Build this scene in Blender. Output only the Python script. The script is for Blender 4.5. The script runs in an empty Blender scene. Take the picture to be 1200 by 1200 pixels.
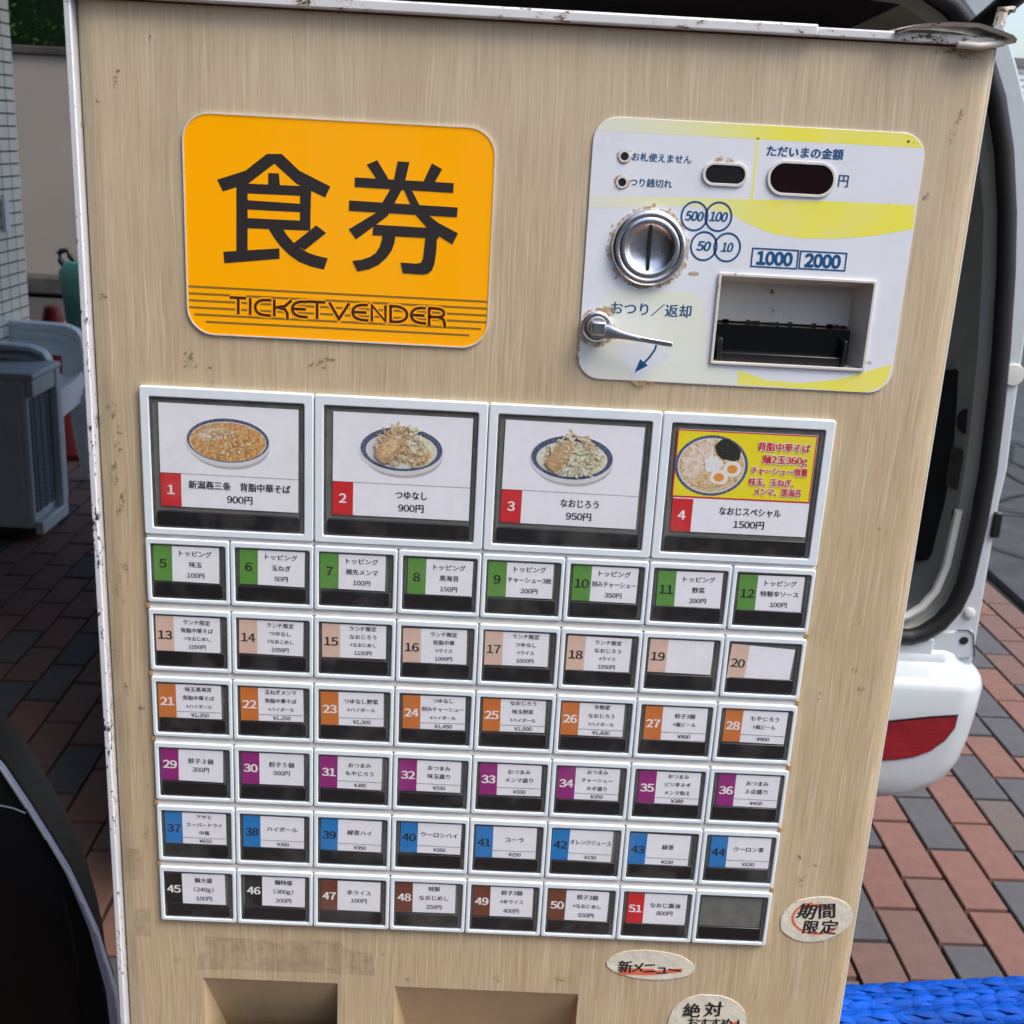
import bpy, bmesh, math, random
from mathutils import Vector, Matrix
random.seed(7)
SC = bpy.context.scene
COL = SC.collection
R = math.radians

# ------------------------------------------------------------------ camera
CAM = Vector((0.2133, -0.6969, 1.577))
ROWS = ((0.998669331, -0.000664210, 0.051566721),
        (0.049013430, -0.298759078, -0.953069093),
        (0.016039064, 0.954328336, -0.298328973))
FPX = 1400.0
cd = bpy.data.cameras.new('camera')
cam = bpy.data.objects.new('camera', cd)
COL.objects.link(cam)
rt, dn, fw = [Vector(r) for r in ROWS]
m3 = Matrix((rt, -dn, -fw)).transposed()
cam.matrix_world = Matrix.Translation(CAM) @ m3.to_4x4()
cd.sensor_width = 36
cd.lens = 36 * FPX / 1200
cd.clip_start = 0.02
cd.clip_end = 400
cd.dof.use_dof = True
cd.dof.focus_distance = 0.76
cd.dof.aperture_fstop = 26.0
SC.camera = cam

# ------------------------------------------------------------------ world, sun, exposure
SUN_EL, SUN_AZ = R(57), R(124)          # azimuth measured clockwise from +Y
w = bpy.data.worlds.new('World'); SC.world = w; w.use_nodes = True
nt = w.node_tree; nt.nodes.clear()
sky = nt.nodes.new('ShaderNodeTexSky'); sky.sky_type = 'NISHITA'
sky.sun_disc = False; sky.sun_elevation = SUN_EL; sky.sun_rotation = SUN_AZ
sky.air_density = 1.0; sky.dust_density = 3.0; sky.ozone_density = 1.0
bg = nt.nodes.new('ShaderNodeBackground'); bg.inputs[1].default_value = 0.13
wo = nt.nodes.new('ShaderNodeOutputWorld')
nt.links.new(sky.outputs[0], bg.inputs[0]); nt.links.new(bg.outputs[0], wo.inputs[0])
sd = bpy.data.lights.new('sun', 'SUN'); sd.energy = 1.4; sd.angle = R(28); sd.color = (1, .95, .88)
so = bpy.data.objects.new('sun', sd); COL.objects.link(so)
sdir = Vector((math.sin(SUN_AZ) * math.cos(SUN_EL), math.cos(SUN_AZ) * math.cos(SUN_EL), math.sin(SUN_EL)))
so.rotation_euler = sdir.to_track_quat('Z', 'Y').to_euler()
SC.view_settings.view_transform = 'Standard'
SC.view_settings.look = 'None'
SC.view_settings.exposure = 1.02
SC.view_settings.gamma = 1
SC.view_settings.use_curve_mapping = False
SC.cycles.use_denoising = True
SC.cycles.max_bounces = 8

# ------------------------------------------------------------------ measuring helpers (photo pixel -> point on a real plane)
def ray(u, v):
    return rt * ((u - 600) / FPX) + dn * ((v - 600) / FPX) + fw
def at(u, v, y=0.0):
    d = ray(u, v); return CAM + d * ((y - CAM.y) / d.y)
def gnd(u, v, z=0.0):
    d = ray(u, v); return CAM + d * ((z - CAM.z) / d.z)
def atx(u, v, x):
    d = ray(u, v); return CAM + d * ((x - CAM.x) / d.x)
def project(p):
    q = Vector(p) - CAM; z = fw.dot(q)
    if z < .05: return None
    return 600 + FPX * rt.dot(q) / z, 600 + FPX * dn.dot(q) / z

# ------------------------------------------------------------------ materials
def new_mat(name):
    m = bpy.data.materials.new(name); m.use_nodes = True
    return m, m.node_tree.nodes, m.node_tree.links, m.node_tree.nodes['Principled BSDF']
def c4(c): return (c[0], c[1], c[2], 1)
def mat(name, col, rough=.5, metal=0., var=0., vscale=20., bump=0., bscale=200., coat=0., spec=.5, col2=None, stretch=(1, 1, 1), trans=0.):
    m, N, L, b = new_mat(name)
    b.inputs['Base Color'].default_value = c4(col)
    b.inputs['Roughness'].default_value = rough
    b.inputs['Metallic'].default_value = metal
    b.inputs['Specular IOR Level'].default_value = spec
    b.inputs['Coat Weight'].default_value = coat
    b.inputs['Coat Roughness'].default_value = .08
    if trans: b.inputs['Transmission Weight'].default_value = trans
    if var or col2 or bump:
        tc = N.new('ShaderNodeTexCoord'); mp = N.new('ShaderNodeMapping')
        mp.inputs['Scale'].default_value = stretch
        L.new(tc.outputs['Object'], mp.inputs[0])
    if var or col2:
        n = N.new('ShaderNodeTexNoise'); n.inputs['Scale'].default_value = vscale; n.inputs['Detail'].default_value = 8
        n.inputs['Roughness'].default_value = .65
        L.new(mp.outputs[0], n.inputs['Vector'])
        r = N.new('ShaderNodeValToRGB')
        a = col2 if col2 else tuple(max(0, x * (1 - var)) for x in col)
        z = col if col2 else tuple(min(1, x * (1 + var)) for x in col)
        r.color_ramp.elements[0].color = c4(a); r.color_ramp.elements[0].position = .35
        r.color_ramp.elements[1].color = c4(z); r.color_ramp.elements[1].position = .65
        L.new(n.outputs['Fac'], r.inputs[0]); L.new(r.outputs[0], b.inputs['Base Color'])
        rr = N.new('ShaderNodeMapRange'); rr.inputs['To Min'].default_value = rough * .85; rr.inputs['To Max'].default_value = min(1, rough * 1.2)
        L.new(n.outputs['Fac'], rr.inputs[0]); L.new(rr.outputs[0], b.inputs['Roughness'])
    if bump:
        n2 = N.new('ShaderNodeTexNoise'); n2.inputs['Scale'].default_value = bscale; n2.inputs['Detail'].default_value = 4
        L.new(mp.outputs[0], n2.inputs['Vector'])
        bp = N.new('ShaderNodeBump'); bp.inputs['Strength'].default_value = bump; bp.inputs['Distance'].default_value = .002
        L.new(n2.outputs['Fac'], bp.inputs['Height']); L.new(bp.outputs[0], b.inputs['Normal'])
    return m

def noise(N, L, vec, scale, detail=4, rough=.6):
    n = N.new('ShaderNodeTexNoise'); n.inputs['Scale'].default_value = scale; n.inputs['Detail'].default_value = detail
    n.inputs['Roughness'].default_value = rough; L.new(vec, n.inputs['Vector']); return n.outputs['Fac']
def mapping(N, L, src, scale, loc=(0, 0, 0)):
    mp = N.new('ShaderNodeMapping'); mp.inputs['Scale'].default_value = scale; mp.inputs['Location'].default_value = loc
    L.new(src, mp.inputs[0]); return mp.outputs[0]
def ramp(N, L, fac, stops, interp='LINEAR'):
    r = N.new('ShaderNodeValToRGB'); r.color_ramp.interpolation = interp
    e = r.color_ramp.elements
    e[0].position, e[0].color = stops[0][0], c4(stops[0][1])
    e[1].position, e[1].color = stops[-1][0], c4(stops[-1][1])
    for p, c in stops[1:-1]:
        k = e.new(p); k.color = c4(c)
    L.new(fac, r.inputs[0]); return r.outputs[0]
def mix(N, L, fac, a, b_, mode='MIX'):
    x = N.new('ShaderNodeMix'); x.data_type = 'RGBA'; x.blend_type = mode
    if isinstance(fac, (int, float)): x.inputs[0].default_value = fac
    else: L.new(fac, x.inputs[0])
    for i, s in ((6, a), (7, b_)):
        if isinstance(s, tuple): x.inputs[i].default_value = c4(s)
        else: L.new(s, x.inputs[i])
    return x.outputs[2]
def g(v): return (v, v, v)

def wood_mat():
    m, N, L, b = new_mat('woodgrain_laminate')
    tc = N.new('ShaderNodeTexCoord'); o = tc.outputs['Object']
    # slow sideways wander of the grain
    wv = noise(N, L, mapping(N, L, o, (5, 1, 3.2)), 1.0, 3)
    wv2 = noise(N, L, mapping(N, L, o, (30, 1, 16), (3, 0, 2)), 1.0, 2)
    sx = N.new('ShaderNodeSeparateXYZ'); L.new(o, sx.inputs[0])
    a1 = N.new('ShaderNodeMath'); a1.operation = 'MULTIPLY_ADD'; a1.inputs[1].default_value = .018
    L.new(wv, a1.inputs[0]); L.new(sx.outputs['X'], a1.inputs[2])
    a2 = N.new('ShaderNodeMath'); a2.operation = 'MULTIPLY_ADD'; a2.inputs[1].default_value = .0014
    L.new(wv2, a2.inputs[0]); L.new(a1.outputs[0], a2.inputs[2])
    cb = N.new('ShaderNodeCombineXYZ'); L.new(a2.outputs[0], cb.inputs['X']); L.new(sx.outputs['Z'], cb.inputs['Z'])
    v = cb.outputs[0]
    broad = noise(N, L, mapping(N, L, v, (60, 1, 2.2)), 1, 5, .6)
    fine = noise(N, L, mapping(N, L, v, (520, 1, 22), (1, 0, 5)), 1, 4, .66)
    lines = noise(N, L, mapping(N, L, v, (760, 1, 14), (7, 0, 1)), 1, 3, .55)
    col = ramp(N, L, broad, [(.25, (.49, .375, .225)), (.5, (.56, .44, .275)), (.78, (.62, .50, .335))])
    f2 = ramp(N, L, fine, [(.3, (.70, .68, .64)), (.52, (1, 1, 1)), (.75, (1.0, 1.0, 1.0))])
    col = mix(N, L, .8, col, f2, 'MULTIPLY')
    lf = ramp(N, L, lines, [(.54, g(0)), (.68, g(.55))])
    col = mix(N, L, lf, col, (.78, .68, .50))
    # grime specks and scuffs of dirt
    sp = noise(N, L, mapping(N, L, o, (160, 1, 60), (2, 0, 9)), 1, 3, .6)
    sm = noise(N, L, mapping(N, L, o, (9, 1, 5), (8, 0, 3)), 1, 2)
    spk = ramp(N, L, sp, [(.70, g(0)), (.75, g(1))])
    smk = ramp(N, L, sm, [(.58, g(0)), (.66, g(1))])
    dirt = mix(N, L, 1.0, spk, smk, 'MULTIPLY')
    col = mix(N, L, dirt, col, (.17, .13, .08))
    haze = noise(N, L, mapping(N, L, o, (16, 1, 10), (0, 0, 4)), 1, 5, .7)
    hz = ramp(N, L, haze, [(.52, g(0)), (.72, g(.30))])
    col = mix(N, L, hz, col, (.36, .28, .18))
    # colour turns paler towards the top of the door
    mr = N.new('ShaderNodeMapRange'); mr.inputs['From Min'].default_value = 1.35; mr.inputs['From Max'].default_value = 1.66
    L.new(sx.outputs['Z'], mr.inputs[0])
    mm = N.new('ShaderNodeMath'); mm.operation = 'MULTIPLY'; mm.inputs[1].default_value = .35; L.new(mr.outputs[0], mm.inputs[0])
    col = mix(N, L, mm.outputs[0], col, (.66, .575, .44))
    L.new(col, b.inputs['Base Color'])
    b.inputs['Roughness'].default_value = .42
    b.inputs['Specular IOR Level'].default_value = .35
    bp = N.new('ShaderNodeBump'); bp.inputs['Strength'].default_value = .25; bp.inputs['Distance'].default_value = .0003
    L.new(fine, bp.inputs['Height']); L.new(bp.outputs[0], b.inputs['Normal'])
    return m

def chipped_mat(name, paint, chip, amount=.62, scale=90, stretch=(1, 1, 1), rust=None):
    m, N, L, b = new_mat(name)
    tc = N.new('ShaderNodeTexCoord'); o = mapping(N, L, tc.outputs['Object'], stretch)
    n = noise(N, L, o, scale, 5, .7); lo = noise(N, L, o, scale * .12, 2)
    ad = N.new('ShaderNodeMath'); ad.operation = 'MULTIPLY_ADD'; ad.inputs[1].default_value = .45
    L.new(lo, ad.inputs[0]); L.new(n, ad.inputs[2])
    k = ramp(N, L, ad.outputs[0], [(amount + .18, g(0)), (amount + .20, g(1))])
    base = ramp(N, L, lo, [(.3, tuple(x * .88 for x in paint)), (.7, paint)])
    if rust:
        k2 = ramp(N, L, ad.outputs[0], [(amount + .10, g(0)), (amount + .19, g(.7))])
        base = mix(N, L, k2, base, rust)
    col = mix(N, L, k, base, chip); L.new(col, b.inputs['Base Color'])
    b.inputs['Roughness'].default_value = .4
    return m

M = {}
M['wood'] = wood_mat()
M['white_edge'] = chipped_mat('white_painted_edge', (.70, .72, .76), (.03, .03, .03), .655, 420, (1, 1, .5))
M['white_lip'] = chipped_mat('white_painted_lip', (.76, .77, .78), (.05, .035, .025), .67, 240, (.5, 1, 1), rust=(.45, .36, .24))
M['rusty'] = chipped_mat('rusty_bracket', (.66, .63, .56), (.09, .05, .035), .63, 260, (.5, 1, 1), rust=(.42, .30, .18))
M['cream'] = mat('cream_enamel', (.66, .62, .52), .45, var=.08)
M['bezel'] = mat('white_button_plastic', (.77, .845, .89), .35, var=.03, vscale=60)
M['rail'] = mat('rail_plastic', (.78, .77, .73), .4, var=.06, vscale=80)
M['smoke'] = mat('smoky_lens', (.15, .155, .145), .18, var=.12, vscale=150, coat=.5)
M['smoke_edge'] = mat('lens_edge', (.085, .09, .085), .15, var=.3, vscale=220, coat=.6)
M['bar'] = mat('black_press_bar', (.013, .012, .014), .28, var=.2, vscale=100)
M['card'] = mat('card_paper', (.86, .875, .93), .5, var=.02, vscale=150)
M['ink'] = mat('ink', (.018, .018, .02), .6)
M['ink_white'] = mat('white_ink', (.85, .83, .82), .6)
M['green'] = mat('green_tag', (.105, .30, .05), .5, var=.08, vscale=200)
M['peach'] = mat('peach_tag', (.72, .51, .41), .5, var=.04, vscale=200)
M['orange'] = mat('orange_tag', (.62, .18, .035), .5, var=.06, vscale=200)
M['purple'] = mat('purple_tag', (.30, .02, .20), .5, var=.06, vscale=200)
M['blue'] = mat('blue_tag', (.015, .20, .55), .5, var=.06, vscale=200)
M['black_tag'] = mat('black_tag', (.012, .011, .013), .45)
M['brown'] = mat('brown_tag', (.17, .05, .025), .5, var=.08, vscale=200)
M['red'] = mat('red_tag', (.62, .02, .025), .5, var=.05, vscale=200)
M['payblue'] = mat('blue_print', (.006, .085, .23), .45)
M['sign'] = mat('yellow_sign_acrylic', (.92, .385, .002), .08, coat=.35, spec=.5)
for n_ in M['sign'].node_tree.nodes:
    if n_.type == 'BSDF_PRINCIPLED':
        n_.inputs['Emission Color'].default_value = (1, .42, .0, 1); n_.inputs['Emission Strength'].default_value = .11   # weak emission added to brighten the yellow panel
M['sign_ink'] = mat('sign_ink', (.038, .033, .034), .22, coat=.3)
M['sign_line'] = mat('sign_line', (.30, .17, .035), .3)
M['sign_brown'] = mat('sign_brown', (.07, .025, .015), .3)
M['rim'] = mat('white_rim', (.72, .70, .66), .4, var=.08, vscale=300)
M['chrome'] = mat('worn_chrome', (.78, .78, .79), .27, metal=1, var=.06, vscale=120)
M['steel'] = mat('brushed_steel', (.62, .62, .62), .26, metal=1, bump=.3, bscale=60)
M['black'] = mat('black_plastic', (.010, .010, .011), .35)
M['void'] = mat('dark_opening', (.004, .004, .004), .8)
M['red_display'] = mat('dark_red_display', (.010, .0015, .002), .2, coat=.1)
M['navy_gloss'] = mat('glossy_black_feeder', (.004, .004, .005), .22, coat=.1)
M['recess_white'] = chipped_mat('recess_white', (.72, .69, .63), (.22, .13, .07), .70, 90, rust=(.52, .40, .26))
M['residue'] = mat('tape_residue', (.36, .28, .175), .6, var=.15, vscale=90, stretch=(2, 1, .3))
M['paper'] = mat('sticker_paper', (.74, .70, .58), .6, var=.05, vscale=60, bump=.4, bscale=120)
M['marker_red'] = mat('red_marker', (.78, .16, .07), .6, var=.12, vscale=300)
M['van_white'] = mat('white_car_paint', (.50, .545, .57), .28, var=.03, vscale=4, coat=.35)
M['van_jamb'] = mat('jamb_paint', (.60, .61, .575), .35, var=.05, vscale=10)
M['rubber'] = mat('black_weatherstrip', (.010, .010, .011), .5, bump=.2, bscale=200)
M['trim_grey'] = mat('grey_green_trim', (.34, .355, .31), .6, var=.08, vscale=12, bump=.15, bscale=500)
M['trim_dark'] = mat('dark_lining', (.016, .017, .017), .8, var=.2, vscale=10)
M['carpet'] = mat('black_carpet', (.012, .012, .014), .95, bump=.6, bscale=900)
M['glass'] = mat('tinted_glass', (.25, .32, .32), .03, trans=.9)
M['lamp_red'] = mat('red_reflector', (.24, .003, .012), .12, var=.3, vscale=30, coat=.8, stretch=(.2, 1, 6))
M['pave_dark'] = mat('joint_sand', (.018, .017, .016), .95, var=.4, vscale=300)
M['asphalt'] = mat('asphalt', (.055, .058, .062), .9, col2=(.028, .03, .032), vscale=6, bump=1.0, bscale=90)
M['kerb'] = mat('kerb_concrete', (.16, .16, .155), .85, var=.25, vscale=15, bump=.5, bscale=120)
M['ac'] = mat('weathered_ac_casing', (.55, .64, .69), .5, var=.06, vscale=3)
M['ac_dark'] = mat('ac_fin', (.13, .165, .19), .6, var=.12, vscale=30)
M['chair'] = mat('white_resin_chair', (.76, .83, .87), .38, var=.05, vscale=4)
M['cone'] = mat('red_cone', (.26, .012, .010), .5, var=.12, vscale=8)
M['teal'] = mat('teal_plastic', (.03, .12, .11), .5, var=.1)
M['wall_grey'] = mat('grey_render_wall', (.21, .185, .158), .9, var=.06, vscale=1.5, bump=.3, bscale=60)
M['tile'] = mat('glazed_tile', (.84, .85, .75), .25, var=.06, vscale=3)
M['grout'] = mat('dark_grout', (.05, .055, .055), .9)
M['bag'] = mat('black_nylon', (.003, .0035, .0045), .6, spec=.2, bump=.3, bscale=700)
M['zip'] = mat('pale_zip_tape', (.42, .46, .66), .5, bump=.6, bscale=1500)
M['rope'] = mat('blue_poly_rope', (.0005, .070, .43), .6, spec=.2, var=.35, vscale=45, bump=.5, bscale=500)
M['leaf'] = mat('hedge_leaf', (.010, .040, .005), .8, spec=.1, var=.5, vscale=6)
M['shutter'] = mat('pale_shutter', (.80, .80, .80), .6)
M['dark_soil'] = mat('dark_plinth', (.030, .027, .024), .9, var=.4, vscale=5)
M['canopy'] = mat('dark_light_blocker', (.05, .048, .045), .9, var=.1, vscale=3)  # kept dark to cut bounce from the added slabs and walls

# print gradients on the payment panel
def print_mat():
    m, N, L, b = new_mat('payment_print_yellow')
    tc = N.new('ShaderNodeTexCoord'); s = N.new('ShaderNodeSeparateXYZ'); L.new(tc.outputs['Object'], s.inputs[0])
    mr = N.new('ShaderNodeMapRange'); mr.inputs['From Min'].default_value = .265; mr.inputs['From Max'].default_value = .365
    L.new(s.outputs['X'], mr.inputs[0])
    fade = noise(N, L, mapping(N, L, tc.outputs['Object'], (25, 1, 25)), 1, 3)
    f3 = ramp(N, L, fade, [(.45, g(0)), (.75, g(.35))])
    c = ramp(N, L, mr.outputs[0], [(0, (.80, .83, .72)), (.45, (.84, .86, .50)), (1, (.92, .87, .10))])
    c = mix(N, L, f3, c, (.80, .80, .60)); L.new(c, b.inputs['Base Color']); b.inputs['Roughness'].default_value = .3
    return m
M['pay_yellow'] = print_mat()
M['pay_pale'] = mat('pale_yellow_print', (.80, .84, .70), .3, col2=(.80, .84, .80), vscale=14)
M['pay_white'] = mat('payment_panel_face', (.79, .83, .885), .28, var=.03, vscale=30, coat=.2, bump=.04, bscale=160)
def stain_mat():
    m, N, L, b = new_mat('rust_stain')
    tc = N.new('ShaderNodeTexCoord')
    n = noise(N, L, tc.outputs['Object'], 420, 4, .7)
    col = ramp(N, L, n, [(.35, (.36, .20, .09)), (.6, (.62, .45, .27))]); L.new(col, b.inputs['Base Color'])
    tr = N.new('ShaderNodeBsdfTransparent'); ms = N.new('ShaderNodeMixShader')
    a = noise(N, L, tc.outputs['Object'], 260, 5, .75); k = ramp(N, L, a, [(.44, g(0)), (.58, g(.8))])
    L.new(k, ms.inputs[0]); L.new(tr.outputs[0], ms.inputs[1]); L.new(b.outputs[0], ms.inputs[2])
    L.new(ms.outputs[0], N['Material Output'].inputs[0]); b.inputs['Roughness'].default_value = .8
    return m
M['stain'] = stain_mat()
def grime_mat(name, col, lo, hi, scale, mx=.8):
    m, N, L, b = new_mat(name)
    tc = N.new('ShaderNodeTexCoord'); b.inputs['Base Color'].default_value = c4(col); b.inputs['Roughness'].default_value = .8
    tr = N.new('ShaderNodeBsdfTransparent'); ms = N.new('ShaderNodeMixShader')
    a = noise(N, L, tc.outputs['Object'], scale, 5, .75); k = ramp(N, L, a, [(lo, g(.0)), (hi, g(mx))])
    L.new(k, ms.inputs[0]); L.new(tr.outputs[0], ms.inputs[1]); L.new(b.outputs[0], ms.inputs[2])
    L.new(ms.outputs[0], N['Material Output'].inputs[0]); return m
M['scuff'] = grime_mat('dark_scuff', (.10, .075, .045), .50, .62, 330, .55)
M['film'] = grime_mat('tape_film', (.33, .26, .17), .30, .70, 120, .34)
def cap_mat():
    m, N, L, b = new_mat('clear_cap_plastic')
    tr = N.new('ShaderNodeBsdfTransparent'); tr.inputs[0].default_value = (.995, .995, .995, 1)
    gl = N.new('ShaderNodeBsdfGlossy'); gl.inputs['Roughness'].default_value = .10
    ms = N.new('ShaderNodeMixShader'); ms.inputs[0].default_value = .035
    L.new(tr.outputs[0], ms.inputs[1]); L.new(gl.outputs[0], ms.inputs[2])
    df = N.new('ShaderNodeBsdfDiffuse'); df.inputs[0].default_value = (.62, .62, .58, 1); m2 = N.new('ShaderNodeMixShader')
    tc = N.new('ShaderNodeNewGeometry'); n = noise(N, L, tc.outputs['Position'], 24, 5, .6)
    L.new(ramp(N, L, n, [(.50, g(.008)), (.78, g(.12))]), m2.inputs[0]); L.new(ms.outputs[0], m2.inputs[1]); L.new(df.outputs[0], m2.inputs[2])
    L.new(m2.outputs[0], N['Material Output'].inputs[0]); return m
M['cap'] = cap_mat()
M['pane'] = mat('window_pane', (.05, .06, .07), .05)
def food(name, stops, scale=420, stretch=(1, 1, 1)):
    m, N, L, b = new_mat(name); tc = N.new('ShaderNodeTexCoord')
    n = noise(N, L, mapping(N, L, tc.outputs['Object'], stretch), scale, 5, .7)
    L.new(ramp(N, L, n, stops), b.inputs['Base Color']); b.inputs['Roughness'].default_value = .5; return m
M['soup'] = food('print_soup', [(.32, (.35, .12, .03)), (.47, (.60, .30, .09)), (.6, (.74, .50, .22)), (.72, (.85, .74, .50))])
M['noodle'] = food('print_noodle', [(.3, (.28, .13, .05)), (.45, (.62, .42, .20)), (.6, (.80, .66, .40)), (.75, (.88, .82, .62))], 500)
M['cabbage'] = food('print_cabbage', [(.3, (.45, .42, .25)), (.5, (.72, .72, .52)), (.7, (.86, .86, .76))], 500)
M['meat'] = food('print_meat', [(.3, (.30, .16, .07)), (.5, (.55, .36, .19)), (.7, (.70, .54, .34))], 300, (1, 1, 2.5))
M['chashu'] = food('print_chashu', [(.35, (.62, .42, .30)), (.55, (.80, .66, .54)), (.75, (.90, .82, .74))], 260)
M['nori'] = food('print_nori', [(.4, (.008, .010, .008)), (.6, (.03, .035, .03)), (.75, (.20, .22, .20))], 700)
M['bowl_blue'] = food('print_bowl_blue', [(.38, (.03, .04, .09)), (.55, (.09, .12, .22)), (.72, (.42, .47, .56))], 900)
M['bowl_white'] = mat('print_bowl_white', (.70, .71, .74), .5)
M['print_shadow'] = mat('print_soft_grey', (.50, .48, .47), .5)
M['egg_white'] = mat('print_egg_white', (.86, .82, .76), .5)
M['yolk'] = mat('print_yolk', (.80, .30, .03), .5)
M['pop_yellow'] = mat('print_yellow', (.86, .74, .01), .5)
M['pop_red'] = mat('print_red', (.60, .01, .03), .5)
M['onion'] = food('print_onion', [(.3, (.55, .60, .62)), (.5, (.80, .84, .84)), (.7, (.9, .92, .9))], 700)

def paver_mat(name, a, b2):
    return mat(name, a, .8, col2=b2, vscale=24, bump=.35, bscale=260)
M['pv0'] = paver_mat('red_paver', (.205, .104, .080), (.160, .080, .062))
M['pv1'] = paver_mat('brown_red_paver', (.165, .098, .080), (.130, .076, .062))
M['pv2'] = paver_mat('slate_paver', (.092, .090, .096), (.068, .067, .073))
M['pv3'] = paver_mat('taupe_paver', (.130, .104, .094), (.105, .084, .075))

# ------------------------------------------------------------------ object helpers
WL = {}
def link(name, data, parent=None, loc=(0, 0, 0), rot=None):
    o = bpy.data.objects.new(name, data); COL.objects.link(o)
    p = WL.get(parent.name, Vector()) if parent else Vector()
    o.location = Vector(loc) - p
    if rot: o.rotation_euler = rot
    if parent: o.parent = parent
    WL[o.name] = Vector(loc)
    return o
def thing(name, label, cat, loc=(0, 0, 0), group=None):
    o = link(name, None, None, loc); o.empty_display_size = .1
    tag(o, label, cat, group); return o
def tag(o, label=None, cat=None, group=None, kind=None):
    if label: o['label'] = label
    if cat: o['category'] = cat
    if group: o['group'] = group
    if kind: o['kind'] = kind
    return o
def mesh(name, V, F, mats, mi=None, smooth=False):
    me = bpy.data.meshes.new(name); me.from_pydata([tuple(v) for v in V], [], F)
    for m in (mats if isinstance(mats, (list, tuple)) else [mats]): me.materials.append(m)
    if mi: me.polygons.foreach_set('material_index', mi)
    if smooth: me.polygons.foreach_set('use_smooth', [True] * len(F))
    me.update(); return me
class MB:
    def __init__(s): s.V = []; s.F = []; s.I = []
    def add(s, V, F, i=0):
        n = len(s.V); s.V += [Vector(v) for v in V]; s.F += [tuple(k + n for k in f) for f in F]; s.I += [i] * len(F); return s
    def box(s, a, b, i=0):
        (x0, y0, z0), (x1, y1, z1) = a, b
        V = [(x0, y0, z0), (x1, y0, z0), (x1, y1, z0), (x0, y1, z0), (x0, y0, z1), (x1, y0, z1), (x1, y1, z1), (x0, y1, z1)]
        return s.add(V, [(0, 3, 2, 1), (4, 5, 6, 7), (0, 1, 5, 4), (1, 2, 6, 5), (2, 3, 7, 6), (3, 0, 4, 7)], i)
    def loft(s, rings, i=0, cap=True, closed=True):
        n = len(rings[0]); V = [v for r in rings for v in r]; F = []
        for k in range(len(rings) - 1):
            for j in range(n if closed else n - 1):
                j2 = (j + 1) % n
                F.append((k * n + j, k * n + j2, (k + 1) * n + j2, (k + 1) * n + j))
        if cap: F.append(tuple(range(n))[::-1]); F.append(tuple((len(rings) - 1) * n + j for j in range(n)))
        return s.add(V, F, i)
    def tube(s, path, r, n=10, i=0, cap=True, flat=1.0, up=Vector((0, 0, 1))):
        P = [Vector(p) for p in path]; rings = []
        for k, p in enumerate(P):
            t = (P[min(k + 1, len(P) - 1)] - P[max(k - 1, 0)]).normalized()
            a = t.cross(up)
            if a.length < 1e-3: a = t.cross(Vector((0, 1, 0)))
            a.normalize(); b = a.cross(t).normalized()
            rr = r[k] if isinstance(r, (list, tuple)) else r
            rings.append([p + a * (rr * math.cos(2 * math.pi * j / n)) + b * (rr * flat * math.sin(2 * math.pi * j / n)) for j in range(n)])
        return s.loft(rings, i, cap)
    def band(s, path, w, h, up=Vector((0, 0, 1)), i=0, side=None):
        P = [Vector(p) for p in path]; rings = []
        for k, p in enumerate(P):
            t = (P[min(k + 1, len(P) - 1)] - P[max(k - 1, 0)]).normalized()
            a = (side.copy() if side else t.cross(up)).normalized(); b = a.cross(t).normalized()
            ww = (w[k] if isinstance(w, (list, tuple)) else w) / 2; hh = (h[k] if isinstance(h, (list, tuple)) else h) / 2
            c = .75
            rings.append([p + a * x * ww + b * y * hh for x, y in ((-1, -c), (-1, c), (-c, 1), (c, 1), (1, c), (1, -c), (c, -1), (-c, -1))])
        return s.loft(rings, i)
    def lathe(s, prof, axis=Vector((0, 0, 1)), origin=Vector(), n=40, i=0):
        ax = axis.normalized(); a = ax.orthogonal().normalized(); b = ax.cross(a); rings = []
        for r, h in prof:
            rings.append([Vector(origin) + ax * h + (a * math.cos(2 * math.pi * j / n) + b * math.sin(2 * math.pi * j / n)) * r for j in range(n)])
        return s.loft(rings, i, True)
    def mesh(s, name, mats, smooth=False): return mesh(name, s.V, s.F, mats, s.I, smooth)
    def build(s, name, mats, parent=None, loc=(0, 0, 0), smooth=False, bevel=0, seg=2):
        L_ = Vector(loc); me = mesh(name, [v - L_ for v in s.V] if parent is not None or True else s.V, s.F, mats, s.I, smooth)
        o = link(name, me, parent, loc)
        if smooth or bevel: autosmooth(me)
        if bevel:
            m = o.modifiers.new('bevel', 'BEVEL'); m.width = bevel; m.segments = seg; m.limit_method = 'ANGLE'; m.angle_limit = R(40)
        return o
def autosmooth(me, ang=R(42)):
    me.polygons.foreach_set('use_smooth', [True] * len(me.polygons))
    bm = bmesh.new(); bm.from_mesh(me); bmesh.ops.recalc_face_normals(bm, faces=bm.faces)
    for e in bm.edges:
        e.smooth = not (len(e.link_faces) == 2 and e.calc_face_angle(0) > ang)
    bm.to_mesh(me); bm.free()
DG = None
def eval_mesh(o, name, m):
    COL.objects.link(o); dg = bpy.context.evaluated_depsgraph_get(); dg.update()
    me = bpy.data.meshes.new_from_object(o.evaluated_get(dg)); COL.objects.unlink(o)
    cu = o.data; bpy.data.objects.remove(o); bpy.data.curves.remove(cu)
    me.name = name; me.materials.clear()
    for x in (m if isinstance(m, (list, tuple)) else [m]): me.materials.append(x)
    return me
def to_xz(me, y=0, off=(0, 0)):
    for v in me.vertices:
        x, yy, z = v.co; v.co = (x + off[0], y - z, yy + off[1])
    me.update(); return me
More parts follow.
